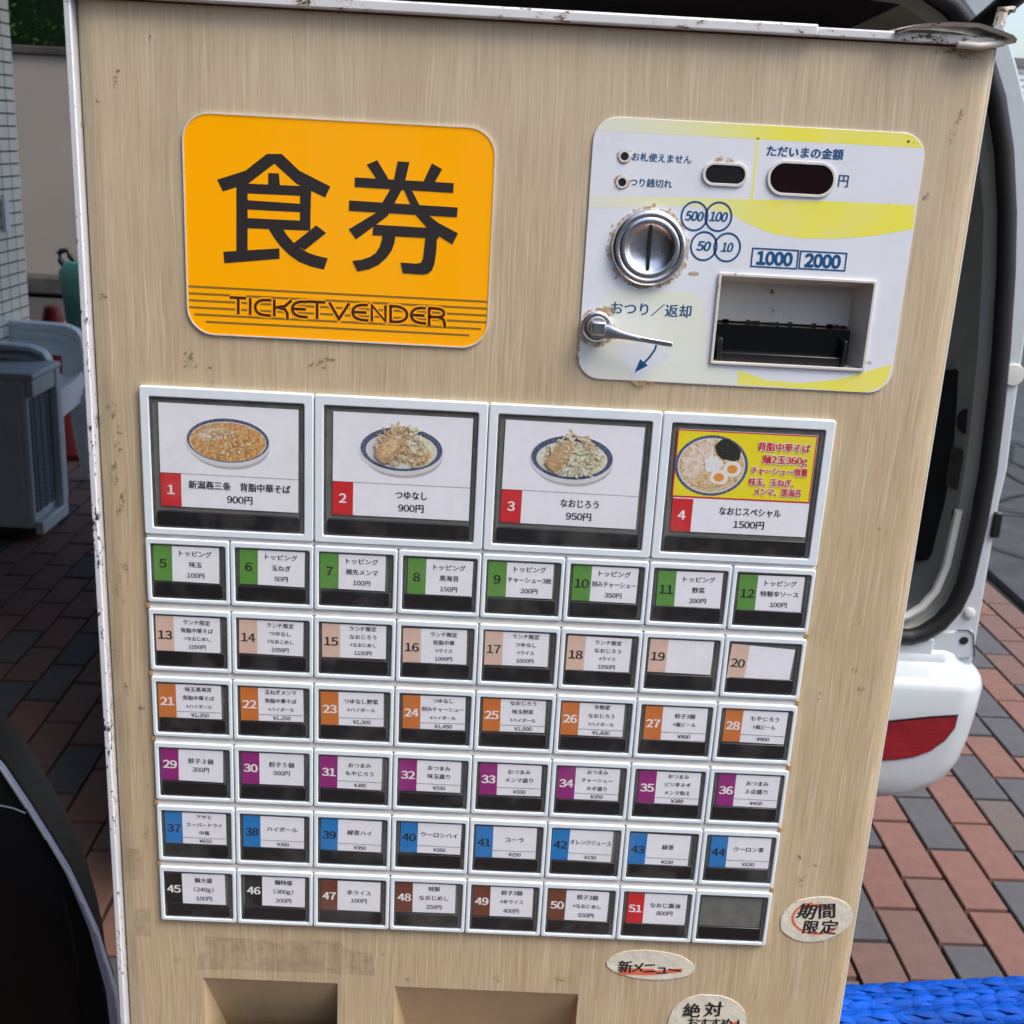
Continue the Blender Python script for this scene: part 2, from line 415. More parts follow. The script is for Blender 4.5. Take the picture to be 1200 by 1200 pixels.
def sheet_mesh(name, loops, y, thick, m, bevel=0., seg=2):
    """flat plate in the XZ plane with holes; front face at y, back at y+thick"""
    cu = bpy.data.curves.new(name, 'CURVE'); cu.dimensions = '2D'; cu.fill_mode = 'BOTH'
    for lp in loops:
        sp = cu.splines.new('POLY'); sp.points.add(len(lp) - 1); sp.use_cyclic_u = True
        for k, (a, b) in enumerate(lp): sp.points[k].co = (a, b, 0, 1)
    cu.extrude = max(0, thick / 2 - bevel); cu.bevel_depth = bevel; cu.bevel_resolution = seg; cu.offset = -bevel
    if thick <= 0: cu.fill_mode = 'FRONT' if False else 'BOTH'
    me = eval_mesh(bpy.data.objects.new(name, cu), name, m)
    return to_xz(me, y + thick / 2)
def sheet(name, loops, y, thick, m, parent=None, bevel=0.):
    me = sheet_mesh(name, loops, y, thick, m, bevel)
    return link(name, me, parent, WL.get(parent.name, Vector()) * 0 if parent else (0, 0, 0))
def rrect(x0, z0, x1, z1, r, n=8):
    P = []
    for cx, cz, a in ((x1 - r, z1 - r, 0), (x0 + r, z1 - r, 90), (x0 + r, z0 + r, 180), (x1 - r, z0 + r, 270)):
        for k in range(n + 1):
            t = R(a + 90 * k / n); P.append((cx + r * math.cos(t), cz + r * math.sin(t)))
    return P
def ell(cx, cz, rx, rz, n=36, rot=0., wob=0., seed=0):
    rnd = random.Random(seed); ph = [rnd.uniform(0, 6.28) for _ in range(4)]; P = []
    for k in range(n):
        t = 2 * math.pi * k / n
        q = 1 + wob * (math.sin(3 * t + ph[0]) + .7 * math.sin(5 * t + ph[1]) + .5 * math.sin(9 * t + ph[2]) + .4 * math.sin(14 * t + ph[3]))
        x, z = rx * q * math.cos(t), rz * q * math.sin(t)
        P.append((cx + x * math.cos(rot) - z * math.sin(rot), cz + x * math.sin(rot) + z * math.cos(rot)))
    return P
def flat(V2, y): return [(a, y, b) for a, b in V2]
def ngon(mb, pts, y, i=0):
    # (x,z) loop facing -y ; concave loops are triangulated
    A = sum(pts[k][0] * pts[(k + 1) % len(pts)][1] - pts[(k + 1) % len(pts)][0] * pts[k][1] for k in range(len(pts)))
    if A < 0: pts = pts[::-1]
    from mathutils.geometry import tessellate_polygon
    T = tessellate_polygon([[Vector((a, b, 0)) for a, b in pts]])
    F = []
    for t in T:
        a, b, c = [Vector(pts[k]) for k in t]
        cr = (b - a).x * (c - a).y - (b - a).y * (c - a).x
        F.append(tuple(t) if cr > 0 else tuple(t)[::-1])
    mb.add(flat(pts, y), F, i)
def stroke(mb, pts, wd, y, i=0, rnd=True):
    """flat pen stroke of constant width along (x,z) points, mitred"""
    P = [Vector(p) for p in pts]; Lf = []; Rt = []
    closed = (P[0] - P[-1]).length < 1e-7
    if closed: P = P[:-1]
    n = len(P)
    for k in range(n):
        if closed: a, b = P[k - 1], P[(k + 1) % n]
        else: a, b = P[max(k - 1, 0)], P[min(k + 1, n - 1)]
        d1 = (P[k] - a); d2 = (b - P[k])
        d1 = d1.normalized() if d1.length else d2.normalized(); d2 = d2.normalized() if d2.length else d1
        t = (d1 + d2)
        t = t.normalized() if t.length > 1e-6 else d1
        nn = Vector((-t.y, t.x)); cs = max(.5, abs(nn.dot(Vector((-d1.y, d1.x)))))
        ww = (wd[k] if isinstance(wd, (list, tuple)) else wd) / 2 / cs
        Lf.append(P[k] + nn * ww); Rt.append(P[k] - nn * ww)
    V = flat([tuple(v) for v in Lf + Rt], y); F = []
    for k in range(n if closed else n - 1):
        k2 = (k + 1) % n
        F.append((k, n + k, n + k2, k2))
    mb.add(V, F, i)
TC = {}
GLY = {}
def glyph(ch):
    """outline of one printed sign, advance width and filled triangles"""
    if ch not in GLY:
        src = ch
        if ch in '0123456789' or ch in '+,()g': src = chr(ord(ch) + 0xFEE0)
        if ch == '¥': src = '￥'
        cu = bpy.data.curves.new('t', 'FONT'); cu.body = src; cu.size = 1; cu.resolution_u = 3
        me = eval_mesh(bpy.data.objects.new('t', cu), 'g', M['ink'])
        V_ = [(v.co.x, v.co.y) for v in me.vertices]; F_ = [tuple(p.vertices) for p in me.polygons]
        bpy.data.meshes.remove(me)
        adv = 1.0
        if src != ch and V_:
            x0 = min(v[0] for v in V_); x1 = max(v[0] for v in V_); c_ = (x0 + x1) / 2
            adv = .60 if ch not in ',' else .34
            if ch == ',': V_ = [(v[0] - x0 + .06, v[1]) for v in V_]
            else: V_ = [(v[0] - c_ + adv / 2, v[1]) for v in V_]
        elif ord(ch) < 128 and V_: adv = max(v[0] for v in V_) + .08
        GLY[ch] = (V_, F_, adv)
    return GLY[ch]
def text_mesh(s, em, width=None, bold=0., shear=0., align='CENTER', m=None):
    """printed line of writing, in local XZ, centred on its own middle; heavier weights are overprinted"""
    V_ = []; F_ = []; x = 0
    shifts = [(0, 0)] if bold <= 0 else [(-bold, 0), (bold, 0), (0, bold * .8)]
    if bold > .05: shifts = [(bold * math.cos(a), bold * math.sin(a)) for a in (0, .785, 1.57, 2.356, 3.14, 3.927, 4.71, 5.5)]
    for ch in s:
        gv, gf, adv = glyph(ch)
        for k, (dx, dy) in enumerate(shifts):
            n_ = len(V_); V_ += [(px + x + dx + shear * py_, -.0000035 * k, py_ + dy) for px, py_ in gv]; F_ += [tuple(i + n_ for i in f) for f in gf]
        x += adv
    if V_:
        x0, x1 = min(v[0] for v in V_), max(v[0] for v in V_)
        sx = em if width is None else width / (x1 - x0)
        if width is not None: sx = min(sx, em * 1.5)
        cx = (x0 + x1) / 2; V_ = [((a_ - cx) * sx, b_, (c_ - .37) * em) for a_, b_, c_ in V_]
    return mesh('printed_text', V_, F_, m or M['ink'])
def join_meshes(name, items, mats):
    """items: (mesh, (x,y,z), material index) -> one mesh"""
    mb = MB()
    for me, off, i in items:
        o = Vector(off); mb.add([v.co + o for v in me.vertices], [tuple(p.vertices) for p in me.polygons], i)
        bpy.data.meshes.remove(me)
    return mesh(name, mb.V, mb.F, mats, mb.I)

# ================================================================== THE SETTING
PX, PY, PYAW = .103, .1197, .0205
OX, OY = 1.1883, 2.0411
def lat(a, b):       # paving lattice -> ground
    X, Y = a * PX, -b * PY; c, s = math.cos(PYAW), math.sin(PYAW)
    return OX + c * X - s * Y, OY + s * X + c * Y
ROADX = 2.30
me = mesh('ground', [(-60, -30, -.07), (60, -30, -.07), (60, 90, -.07), (-60, 90, -.07)], [(0, 1, 2, 3)], M['dark_soil'])
tag(link('ground', me), kind='structure')
mb = MB(); mb.box((-6, -3, -.06), (ROADX - .06, 11, -.028))
pavement = mb.build('brick_pavement', M['pave_dark']); tag(pavement, kind='structure')
mb = MB()
nx, ny = 40, 90
V = []; F = []
for j in range(ny + 1):
    for i in range(nx + 1):
        x = ROADX + (60 - ROADX) * (i / nx) ** 3; y = -5 + 90 * (j / ny) ** 1.3
        V.append((x, y, -.006 + .004 * math.sin(x * 3 + y * 2)))
for j in range(ny):
    for i in range(nx): k = j * (nx + 1) + i; F.append((k, k + 1, k + nx + 2, k + nx + 1))
road = link('road', mesh('road', V, F, M['asphalt'], smooth=True)); tag(road, kind='structure')
# cracks in the asphalt, thin sunken tar lines
mb = MB()
for s in range(9):
    rr = random.Random(50 + s); x = ROADX + .1 + rr.random() * 1.2; y = 3.4 + rr.random() * 3; a = rr.uniform(0, 3.1); P = []
    for k in range(14):
        P.append((x, y)); a += rr.uniform(-.5, .5); x += .12 * math.cos(a); y += .12 * math.sin(a)
    P = [(max(ROADX + .02, a_), b_) for a_, b_ in P]
    mb2 = MB(); stroke(mb2, P, .018, 0)
    mb.add([(v.x, v.z, .0045) for v in mb2.V], mb2.F)
tag(mb.build('road_crack', mat('tar_crack', (.012, .012, .013), .7), road), kind=None)
for k in range(12):
    mb = MB(); mb.box((ROADX - .057, -1 + k * 1.0, -.03), (ROADX + .003, -.008 + k * 1.0, .002))
    mb.build('kerb_stone', M['asphalt'], pavement, loc=(0, 0, 0), bevel=.004)

# pavers: those showing largest are parts, the rest one joined mass
def paver_mesh(i):
    mb = MB(); a, b = PX / 2 - .0042, PY - .0066; h = .0
    r = .0022
    rings = [[(-a, -b, -.03), (a, -b, -.03), (a, b, -.03), (-a, b, -.03)], [(-a, -b, -r), (a, -b, -r), (a, b, -r), (-a, b, -r)],
             [(-a + r, -b + r, 0), (a - r, -b + r, 0), (a - r, b - r, 0), (-a + r, b - r, 0)]]
    mb.loft([[Vector(v) for v in q] for q in rings])
    return mb.mesh('paver', M['pv%d' % i])
PM = [paver_mesh(i) for i in range(4)]
KNOWN = {(1, 0): 2, (3, -2): 2, (3, 0): 3, (2, 3): 2, (0, 5): 2, (-2, 3): 2, (-1, 0): 2, (5, -4): 2, (5, -6): 2, (7, -10): 2, (6, -9): 2,
         (0, 1): 0, (1, 2): 0, (2, 1): 0, (0, 3): 1, (1, 4): 0, (-1, 2): 0, (-1, 4): 1, (2, -1): 0, (4, -3): 0, (-2, 5): 1, (1, -2): 2}
cells = []
cmin, cmax = -42, 11
for k in range(cmin, cmax):
    for b in range(-80, 30):
        if (b - (k + 1)) % 2: continue
        x, y = lat(k + .5, b + 1)
        if x > ROADX - .06 - PX / 2 or x < -4.5 or y > 10 or y < -1.5: continue
        p = project((x, y, 0)); score = -1
        if p and -25 < p[0] < 1225 and -25 < p[1] < 1240:
            u, v = p
            left = u < 82 + 61 * (v / 1200) + 15; right = u > 1172 - 187 * (v - 50) / 1150 - 15
            hidden_van = y > 1.25 and x > -.44 and x < 1.08 and right
            bagged = v > 900 and u < 20 + (v - 900) * .36
            acs = u < 85 and v < 620
            if (left or right) and not hidden_van and not bagged and not acs: score = 1.0 / (Vector((x, y, 0)) - CAM).length
        rr = random.Random(k * 997 + b); t = KNOWN.get((k, b))
        if t is None: q = rr.random(); t = 0 if q < .50 else 1 if q < .82 else 2 if q < .94 else 3
        cells.append((score, x, y, t, rr.uniform(-.0015, .0012), rr.uniform(-.008, .008)))
cells.sort(key=lambda c: -c[0])
rest = []
for n_, (sc_, x, y, t, dz, dr) in enumerate(cells):
    if n_ < 300 and sc_ > 0:
        link('paver', PM[t], pavement, (x, y, dz), (dr * .5, dr * .5, PYAW + dr * .4))
    else: rest.append((x, y, t, dz))
mb = MB(); a, b = PX / 2 - .0042, PY - .0066
c, s = math.cos(PYAW), math.sin(PYAW)
for x, y, t, dz in rest:
    q = [(-a, -b), (a, -b), (a, b), (-a, b)]
    top = [Vector((x + c * i - s * j, y + s * i + c * j, dz)) for i, j in q]
    mb.loft([[v - Vector((0, 0, .02)) for v in top], top], t)
o = mb.build('paver_field', [M['pv%d' % i] for i in range(4)], pavement); tag(o, kind='stuff')

# ================================================================== TICKET MACHINE
GX, GZ = 0.0, 1.426                # upper left corner of the button block
CW, CH, BIG = .052, .0468, .095
XL, XR, ZT = -.0262, .4765, 1.637
WY = .003                          # front of the woodgrain door
mach = thing('ticket_vending_machine', 'tall woodgrain food ticket vending machine with yellow 食券 sign and rows of menu buttons', 'vending machine', (.225, .17, 0))
W0 = (0, 0, 0)
mb = MB()
D = .34
mb.box((XL - .0045, WY + .012, .04), (XL, D, ZT + .006))                 # left side
mb.box((XR, WY + .012, .04), (XR + .0015, D, ZT + .006))
mb.box((XL, D - .004, .04), (XR, D - .001, ZT + .003))
mb.box((XL, WY + .012, ZT + .002), (XR, D - .005, ZT + .005))
mb.box((XL, WY + .06, .045), (XR, D - .005, .08))
mb.build('cabinet', M['cream'], mach, W0)
mb = MB(); mb.box((XL - .0052, WY - .004, .05), (XL - .0012, WY + .016, ZT + .004))
mb.build('side_flange', M['white_edge'], mach, W0, bevel=.0008)
mb = MB(); mb.box((XL - .002, WY - .006, ZT + .001), (XR - .10, WY + .03, ZT + .0072))
mb.build('top_lip', M['white_lip'], mach, W0, bevel=.0012)
mb = MB(); mb.box((XR - .10, WY - .004, ZT + .001), (XR + .0, WY + .03, ZT + .006))
mb.build('top_lip', M['white_lip'], mach, W0, bevel=.001)
mb = MB(); mb.box((XR + .0001, WY + .003, .05), (XR + .0011, WY + .012, ZT + .001))
mb.build('door_edge', mat('pale_sheet_edge', (.80, .76, .66), .4), mach, W0)
# bent rusty top right bracket
mb = MB()
a_, b_ = at(1068, 38), at(1172, 46)
pts = [(XR - .046, ZT + .006), (XR - .036, ZT + .0125), (XR - .020, ZT + .0135), (XR - .002, ZT + .012), (XR + .006, ZT + .0085), (XR + .002, ZT + .0065)]
for k in range(len(pts)):
    pass
V = []; F = []
top = [(XR - .058, .0065), (XR - .046, .0105), (XR - .030, .0118), (XR - .015, .0112), (XR - .004, .0098), (XR + .004, .0075), (XR + .0065, .004)]
n = len(top)
for yy, dz in ((-.010, 0), (-.0085, -.0018), (.028, -.001), (.028, .0006)):
    for x, h in top: V.append((x, WY + yy, ZT + h + dz + (.0008 * math.sin(x * 900) if yy < 0 else 0)))
for r_ in range(4):
    for k in range(n - 1):
        F.append((r_ * n + k, r_ * n + k + 1, ((r_ + 1) % 4) * n + k + 1, ((r_ + 1) % 4) * n + k))
br = link('hinge_bracket', mesh('hinge_bracket', V, F, M['rusty']), mach, W0)
mb = MB()
mb.box((XR - .020, WY - .006, ZT + .0010), (XR - .004, WY + .004, ZT + .0050))
mb.tube([(XR - .024, WY - .005, ZT + .001), (XR - .012, WY - .007, ZT + .0005), (XR + .001, WY - .004, ZT + .003), (XR + .003, WY, ZT + .006)], .0021, 8)
mb.build('hinge_knuckle', M['rusty'], br, W0, bevel=.001)
mb = MB(); mb.tube([(XR - .001, WY, ZT + .012), (XR + .0, WY, ZT + .021)], .0032, 8); mb.tube([(XR - .003, WY, ZT + .0195), (XR + .006, WY - .001, ZT + .0205)], .0018, 8)
mb.build('hinge_pin', M['rusty'], br, W0, smooth=True)

# woodgrain door sheet with real openings
BX0, BX1, BZ0, BZ1 = .3375, .4275, 1.4570, 1.5085
out1 = (.0272, .70, .1210, 1.0065); out2 = (.1609, .80, .2899, 1.0060)
wood_loops = [[(XL + .010, .05), (XR - .015, .05), (XR - .015, ZT), (XL + .010, ZT)],
              rrect(BX0 - .002, BZ0 - .002, BX1 + .002, BZ1 + .002, .001, 2),
              [(out1[0], out1[1]), (out1[0], out1[3]), (out1[2], out1[3]), (out1[2], out1[1])],
              [(out2[0], out2[1]), (out2[0], out2[3]), (out2[2], out2[3]), (out2[2], out2[1])]]
sheet('door_panel', wood_loops, WY, .0015, M['wood'], mach)
def edge_roll(x_in, x_out, depth, name):
    V = []; F = []; n = 8
    for z in (.05, ZT):
        for k in range(n + 1):
            t = k / n; V.append((x_in + (x_out - x_in) * math.sin(t * math.pi / 2), WY + depth * (1 - math.cos(t * math.pi / 2)), z))
    for k in range(n):
        f = (k, k + 1, n + 2 + k, n + 1 + k); F.append(f if x_out > x_in else f[::-1])
    link(name, mesh(name, V, F, M['wood'], smooth=True), mach, W0)
edge_roll(XL + .010, XL - .001, .007, 'door_edge_roll')
edge_roll(XR - .015, XR, .0034, 'door_edge_roll')

# change outlets: slanted hoods
def outlet(o, shallow):
    x0, z0, x1, z1 = o; d = .034
    p = link('coin_outlet' if shallow else 'ticket_outlet', None, mach, ((x0 + x1) / 2, WY, z1))
    mb = MB(); y0 = WY + .0005
    V = [(x0, y0, z1), (x1, y0, z1), (x1 - .003, y0 + d, z1 - .075), (x0 + .010, y0 + d, z1 - .075)]
    mb.add(V, [(0, 1, 2, 3)])
    mb.add([(x0, y0, z1), (x0 + .010, y0 + d, z1 - .075), (x0 + .010, y0 + d, z0), (x0, y0, z0)], [(0, 1, 2, 3)])
    mb.add([(x1, y0, z1), (x1 - .003, y0 + d, z1 - .075), (x1 - .003, y0 + d, z0), (x1, y0, z0)], [(3, 2, 1, 0)])
    mb.add([(x0, y0, z0), (x1, y0, z0), (x1, y0 + d, z0), (x0, y0 + d, z0)], [(0, 3, 2, 1)])
    mb.add([(x0, y0 + d, z1 - .075), (x1, y0 + d, z1 - .075), (x1, y0 + d, z0), (x0, y0 + d, z0)], [(0, 3, 2, 1)])
    mb.build('outlet_hood', M['hood'], p, W0)
    mb = MB(); mb.box((x0 + .004, WY + .002, z0), (x1 - .002, WY + .005, z1 - .043))
    if shallow: mb.build('outlet_flap', M['smoke'], p, W0, bevel=.001)
M['hood'] = mat('tan_hood', (.56, .42, .25), .4, var=.08, vscale=10, stretch=(5, 1, 1))
outlet(out1, True); outlet(out2, False)

# ---------------------------------------------------------------- yellow sign
SX0, SX1, SZ0, SZ1 = .0305, .2046, 1.4587, 1.5812
s6 = lambda x, y: (lambda p: (p.x, p.z))(at(200 + x / 3, 120 + y / 3))
sign = link('sign_panel', sheet_mesh('sign_panel', [rrect(SX0, SZ0, SX1, SZ1, .0150, 12)], WY - .0008, .003, M['sign'], .0003), mach, W0)
rim = sheet('sign_rim', [rrect(SX0 - .0007, SZ0 - .0007, SX1 + .0007, SZ1 + .0007, .0156, 12), rrect(SX0, SZ0, SX1, SZ1, .015, 12)], WY - .0013, .003, M['rim'], sign)
Y0 = WY - .00085
mb = MB()
STR = [
 [(160, 272), (260, 240), (335, 181), (388, 181), (450, 240), (560, 296), (541, 336), (440, 287), (362, 216), (272, 285), (180, 314)],
 [(340, 248), (378, 250), (383, 300), (340, 300)],
 [(228, 284), (492, 296), (492, 331), (228, 319)],
 [(228, 290), (268, 290), (268, 530), (228, 530)],
 [(453, 300), (492, 302), (489, 448), (452, 446)],
 [(262, 344), (456, 357), (456, 387), (262, 377)],
 [(262, 407), (490, 418), (489, 452), (262, 443)],
 [(182, 526), (380, 514), (381, 551), (186, 567)],
 [(336,436),(388,438),(405,465),(428,492),(455,515),(485,531),(515,541),(551,549),(537,589),(490,578),(450,562),(415,538),(385,508),(360,475)],
 [(510, 433), (545, 460), (470, 520), (425, 500)],
 [(688, 219), (725, 203), (768, 275), (730, 282)],
 [(797, 207), (839, 210), (820, 292), (762, 400), (650, 483), (624, 447), (722, 388), (780, 290)],
 [(918, 214), (954, 235), (926, 285), (886, 283)],
 [(646, 264), (995, 284), (993, 319), (645, 298)],
 [(626, 345), (1009, 370), (1006, 405), (625, 382)],
 [(812, 292), (846, 306), (882, 378), (940, 424), (1010, 461), (990, 501), (905, 447), (856, 392)],
 [(712, 430), (944, 444), (942, 480), (708, 468)],
 [(744,462),(790,464),(786,495),(776,522),(757,548),(730,572),(695,588),(655,596),(637,558),(670,554),(700,544),(720,530),(734,508),(741,485)],
 [(895,472),(936,474),(933,530),(926,572),(918,592),(903,604),(885,607),(815,602),(807,564),(862,568),(878,565),(886,552),(890,520)]]
for k, s_ in enumerate(STR): ngon(mb, [s6(*p) for p in s_], Y0 - .000012 * (k + 1))
mb.build('kanji_lettering', M['sign_ink'], sign, W0)
mb = MB()
for k in range(6):
    yl = 648 + k * 24.4; a = s6(58, yl); z = a[1]
    xin = SX0 + (.0035 if k == 4 else .010 if k == 5 else .0005)
    mb.add(flat([(xin, z - .00065), (SX1 - (xin - SX0), z - .00065), (SX1 - (xin - SX0), z + .00065), (xin, z + .00065)], Y0 - .00002), [(0, 1, 2, 3)])
mb.build('sign_stripe', M['sign_line'], sign, W0)
LET = [[(205, 1), (263, 1)], [(235, 1), (235, 60)], [(277, 0), (277, 60)],
 [(352, 4), (318, 4), (300, 14), (293, 32), (301, 50), (318, 58), (350, 59)], [(362, 0), (362, 60)], [(423, 0), (400, 22), (362, 30)], [(378, 29), (400, 34), (408, 48), (409, 68)],
 [(478, 3), (450, 3), (430, 13), (424, 30), (430, 48), (450, 57), (480, 58)], [(424, 30), (474, 30)], [(478, 1), (542, 1)], [(513, 1), (513, 62)],
 [(556, 0), (590, 58), (626, 0)], [(692, 3), (664, 3), (643, 13), (637, 30), (643, 48), (664, 57), (694, 58)], [(637, 30), (688, 30)],
 [(706, 60), (706, 2), (754, 58), (754, 0)], [(772, 2), (772, 57), (772, 58), (774, 58), (803, 58), (825, 47), (832, 30), (825, 13), (803, 2), (772, 2)],
 [(896, 3), (870, 3), (850, 13), (843, 30), (850, 48), (870, 57), (898, 58)], [(843, 30), (892, 30)],
 [(908, 64), (908, 4), (908, 2), (911, 2), (944, 2), (960, 10), (960, 26), (944, 33), (908, 33)], [(940, 33), (958, 40), (962, 52), (963, 68)]]
Lf = lambda p: s6(p[0], 686 + .0525 * (p[0] - 205) + p[1] * .98)
mb = MB(); mb2 = MB()
for k, s_ in enumerate(LET):
    P = [Vector(Lf(p)) for p in s_]
    if len(s_) > 4:
        for _ in range(2):
            Q = [P[0]]
            for a, b_ in zip(P, P[1:]): Q += [a * .75 + b_ * .25, a * .25 + b_ * .75]
            P = Q + [P[-1]]
    P = [tuple(p) for p in P]
    stroke(mb2, P, .0033, Y0 - .00003 - .000003 * k)
    stroke(mb, P, .00165, Y0 - .00010 - .000003 * k)
mb2.build('lettering_halo', M['sign'], sign, W0)
mb.build('ticket_vender_lettering', M['sign_brown'], sign, W0)

# ---------------------------------------------------------------- payment panel
PX0, PX1, PZ0, PZ1 = .2590, .4452, 1.4435, 1.5912
c5 = lambda x, y: (lambda p: (p.x, p.z))(at(660 + x / 2.727, 130 + y / 2.727))
py = WY - .0010
pay_loops = [rrect(PX0, PZ0, PX1, PZ1, .0135, 10), rrect(BX0, BZ0, BX1, BZ1, .001, 2)]
slot1 = (c5(450, 200)[0] + .001, c5(520, 232)[1], c5(588, 205)[0] - .001, c5(520, 174)[1])
slot2 = (c5(657, 215)[0] + .001, c5(760, 265)[1] + .0, c5(872, 218)[0] - .0012, c5(760, 170)[1])
r1 = (slot1[3] - slot1[1]) / 2 * .98; r2 = (slot2[3] - slot2[1]) / 2 * .98
pay = link('payment_panel', sheet_mesh('payment_panel', pay_loops, py, .003, M['pay_white'], .0002), mach, W0)
yq = py - .00003
def area(pts, m, name, k=1, par=None, y=None):
    mb = MB(); ngon(mb, pts, (yq if y is None else y) - .00003 * k); return mb.build(name, m, par or pay, W0)
def clip_round(pts):  # keep print inside the rounded panel
    o = []
    r = .0137
    for x, z in pts:
        x = min(max(x, PX0 + .0003), PX1 - .0003); z = min(max(z, PZ0 + .0003), PZ1 - .0003)
        for cx, sx in ((PX0 + r, -1), (PX1 - r, 1)):
            for cz, sz in ((PZ0 + r, -1), (PZ1 - r, 1)):
                if (x - cx) * sx > 0 and (z - cz) * sz > 0:
                    d = math.hypot(x - cx, z - cz)
                    if d > r - .0003: x = cx + (x - cx) * (r - .0003) / d; z = cz + (z - cz) * (r - .0003) / d
        o.append((x, z))
    return o
bandz = c5(620, 86)[1]
mb = MB()
tl = [(PX0 + (PX1 - PX0) * k / 40, PZ1 - .0001) for k in range(41)]
ngon(mb, clip_round(tl + [(PX1, bandz), (PX0, bandz)]), yq)
xb = (c5(625, 90)[0]); z1_, z2_ = bandz, c5(615, 283)[1]
mb.add(flat([(xb - .0007, z2_), (xb + .0007, z2_), (xb + .0007, z1_), (xb - .0007, z1_)], yq), [(0, 1, 2, 3)])
z3 = c5(620, 283)[1]
sw = [c5(80, 268), c5(300, 274), c5(620, 283), c5(900, 291), c5(1128, 302), c5(1121, 378), c5(1000, 400), c5(880, 410), c5(760, 408), c5(680, 396), c5(600, 366), c5(540, 332), c5(420, 305), c5(250, 306), c5(80, 312)]
ngon(mb, clip_round(sw), yq)
b5 = [c5(560, 830), c5(650, 862), c5(760, 872), c5(880, 860), c5(960, 838), c5(1052, 812), c5(1045, 850), c5(1025, 880), c5(990, 897), c5(960, 901), c5(700, 885), c5(560, 878)]
ngon(mb, clip_round(b5), yq)
mb.build('yellow_print', M['pay_yellow'], pay, W0)
area(clip_round([c5(150, 570), c5(250, 575), c5(420, 578), c5(450, 620), c5(460, 700), c5(458, 800), c5(540, 835), c5(560, 878), c5(300, 868), c5(120, 862), c5(70, 850), c5(60, 740), c5(100, 640)]), M['pay_pale'], 'pale_print')
area([c5(165, 745), c5(290, 738), c5(345, 790), c5(230, 865)], M['pay_white'], 'white_print', 2)
# displays
def ringed_slot(sl, r, m, name):
    x0, z0, x1, z1 = sl
    p = link(name, sheet_mesh(name, [rrect(x0, z0, x1, z1, r, 8)], py - .0004, .0004, m), pay, W0)
    sheet('display_rim', [rrect(x0 - .0016, z0 - .0016, x1 + .0016, z1 + .0016, r + .0015, 8), rrect(x0, z0, x1, z1, r, 8)], py - .0010, .0008, M['rim'], p, .0002)
ringed_slot(slot1, r1, M['black'], 'small_display')
ringed_slot(slot2, r2, M['red_display'], 'amount_display')
for x, y in ((197, 145), (189, 228)):
    c_ = c5(x, y); mb = MB()
    ngon(mb, ell(c_[0], c_[1], .0024, .0024, 20), py - .00035)
    o = mb.build('indicator_hole', M['void'], pay, W0)
    sheet('hole_rim', [ell(c_[0], c_[1], .0034, .0033, 24, 0, .02, x), ell(c_[0], c_[1], .0023, .0023, 20)], py - .0006, .0004, M['rim'], o)
    mb = MB(); ngon(mb, ell(c_[0], c_[1], .0046, .0042, 24, 0, .06, x + 1), py - .00012); mb.build('rust_stain', M['stain'], o, W0)
def ptext(s, x0, x1, y, em, m='payblue', bold=.022, shear=0., par=None, name='printed_text', k=3):
    a, b_ = c5(x0, y), c5(x1, y); cx = (a[0] + b_[0]) / 2; cz = (a[1] + b_[1]) / 2
    me = text_mesh(s, em, abs(b_[0] - a[0]), bold, shear, m=M[m])
    o = link(name, me, par or pay, (cx, py - .00003 * k - .00006, cz))
    return o
ptext('お札使えません', 221, 413, 151, .0049)
ptext('つり銭切れ', 214, 350, 231, .0049)
ptext('ただいまの金額', 652, 900, 134, .0062, bold=.036)
ptext('円', 882, 915, 224, .0076)
ptext('おつり／返却', 153, 412, 637, .0079)
for s, x, y in (('500', 421, 337), ('100', 498, 339), ('50', 451, 433), ('10', 526, 437)):
    c_ = c5(x, y); mb = MB(); e_ = ell(c_[0], c_[1], .0074, .0079, 40); stroke(mb, e_ + [e_[0]], .00110, py - .00010)
    o = mb.build('coin_symbol', M['payblue'], pay, W0)
    me = text_mesh(s, .0069, .0108 if len(s) == 3 else .0084 if s == '50' else .0072, .05, .22, m=M['payblue'])
    link('printed_text', me, o, (c_[0], py - .00013, c_[1]))
for s, (x0, y0, x1, y1) in (('1000', (606, 437, 750, 508)), ('2000', (760, 446, 904, 515))):
    a, b_ = c5(x0, y0), c5(x1, y1)
    o = sheet('note_symbol', [rrect(a[0], b_[1], b_[0], a[1], .0003, 1), rrect(a[0] + .0009, b_[1] + .0009, b_[0] - .0009, a[1] - .0009, .0002, 1)], py - .00012, .0001, M['payblue'], pay)
    me = text_mesh(s, .0094, (b_[0] - a[0]) * .77, .055, 0, m=M['payblue'])
    link('printed_text', me, o, ((a[0] + b_[0]) / 2, py - .00013, (a[1] + b_[1]) / 2))
mb = MB(); P = [c5(*p) for p in ((302, 738), (294, 765), (276, 790), (255, 812))]
stroke(mb, P, .0012, py - .00012); ngon(mb, [c5(*p) for p in ((229, 838), (247, 795), (272, 815))], py - .00014)
mb.build('arrow_print', M['payblue'], pay, W0)

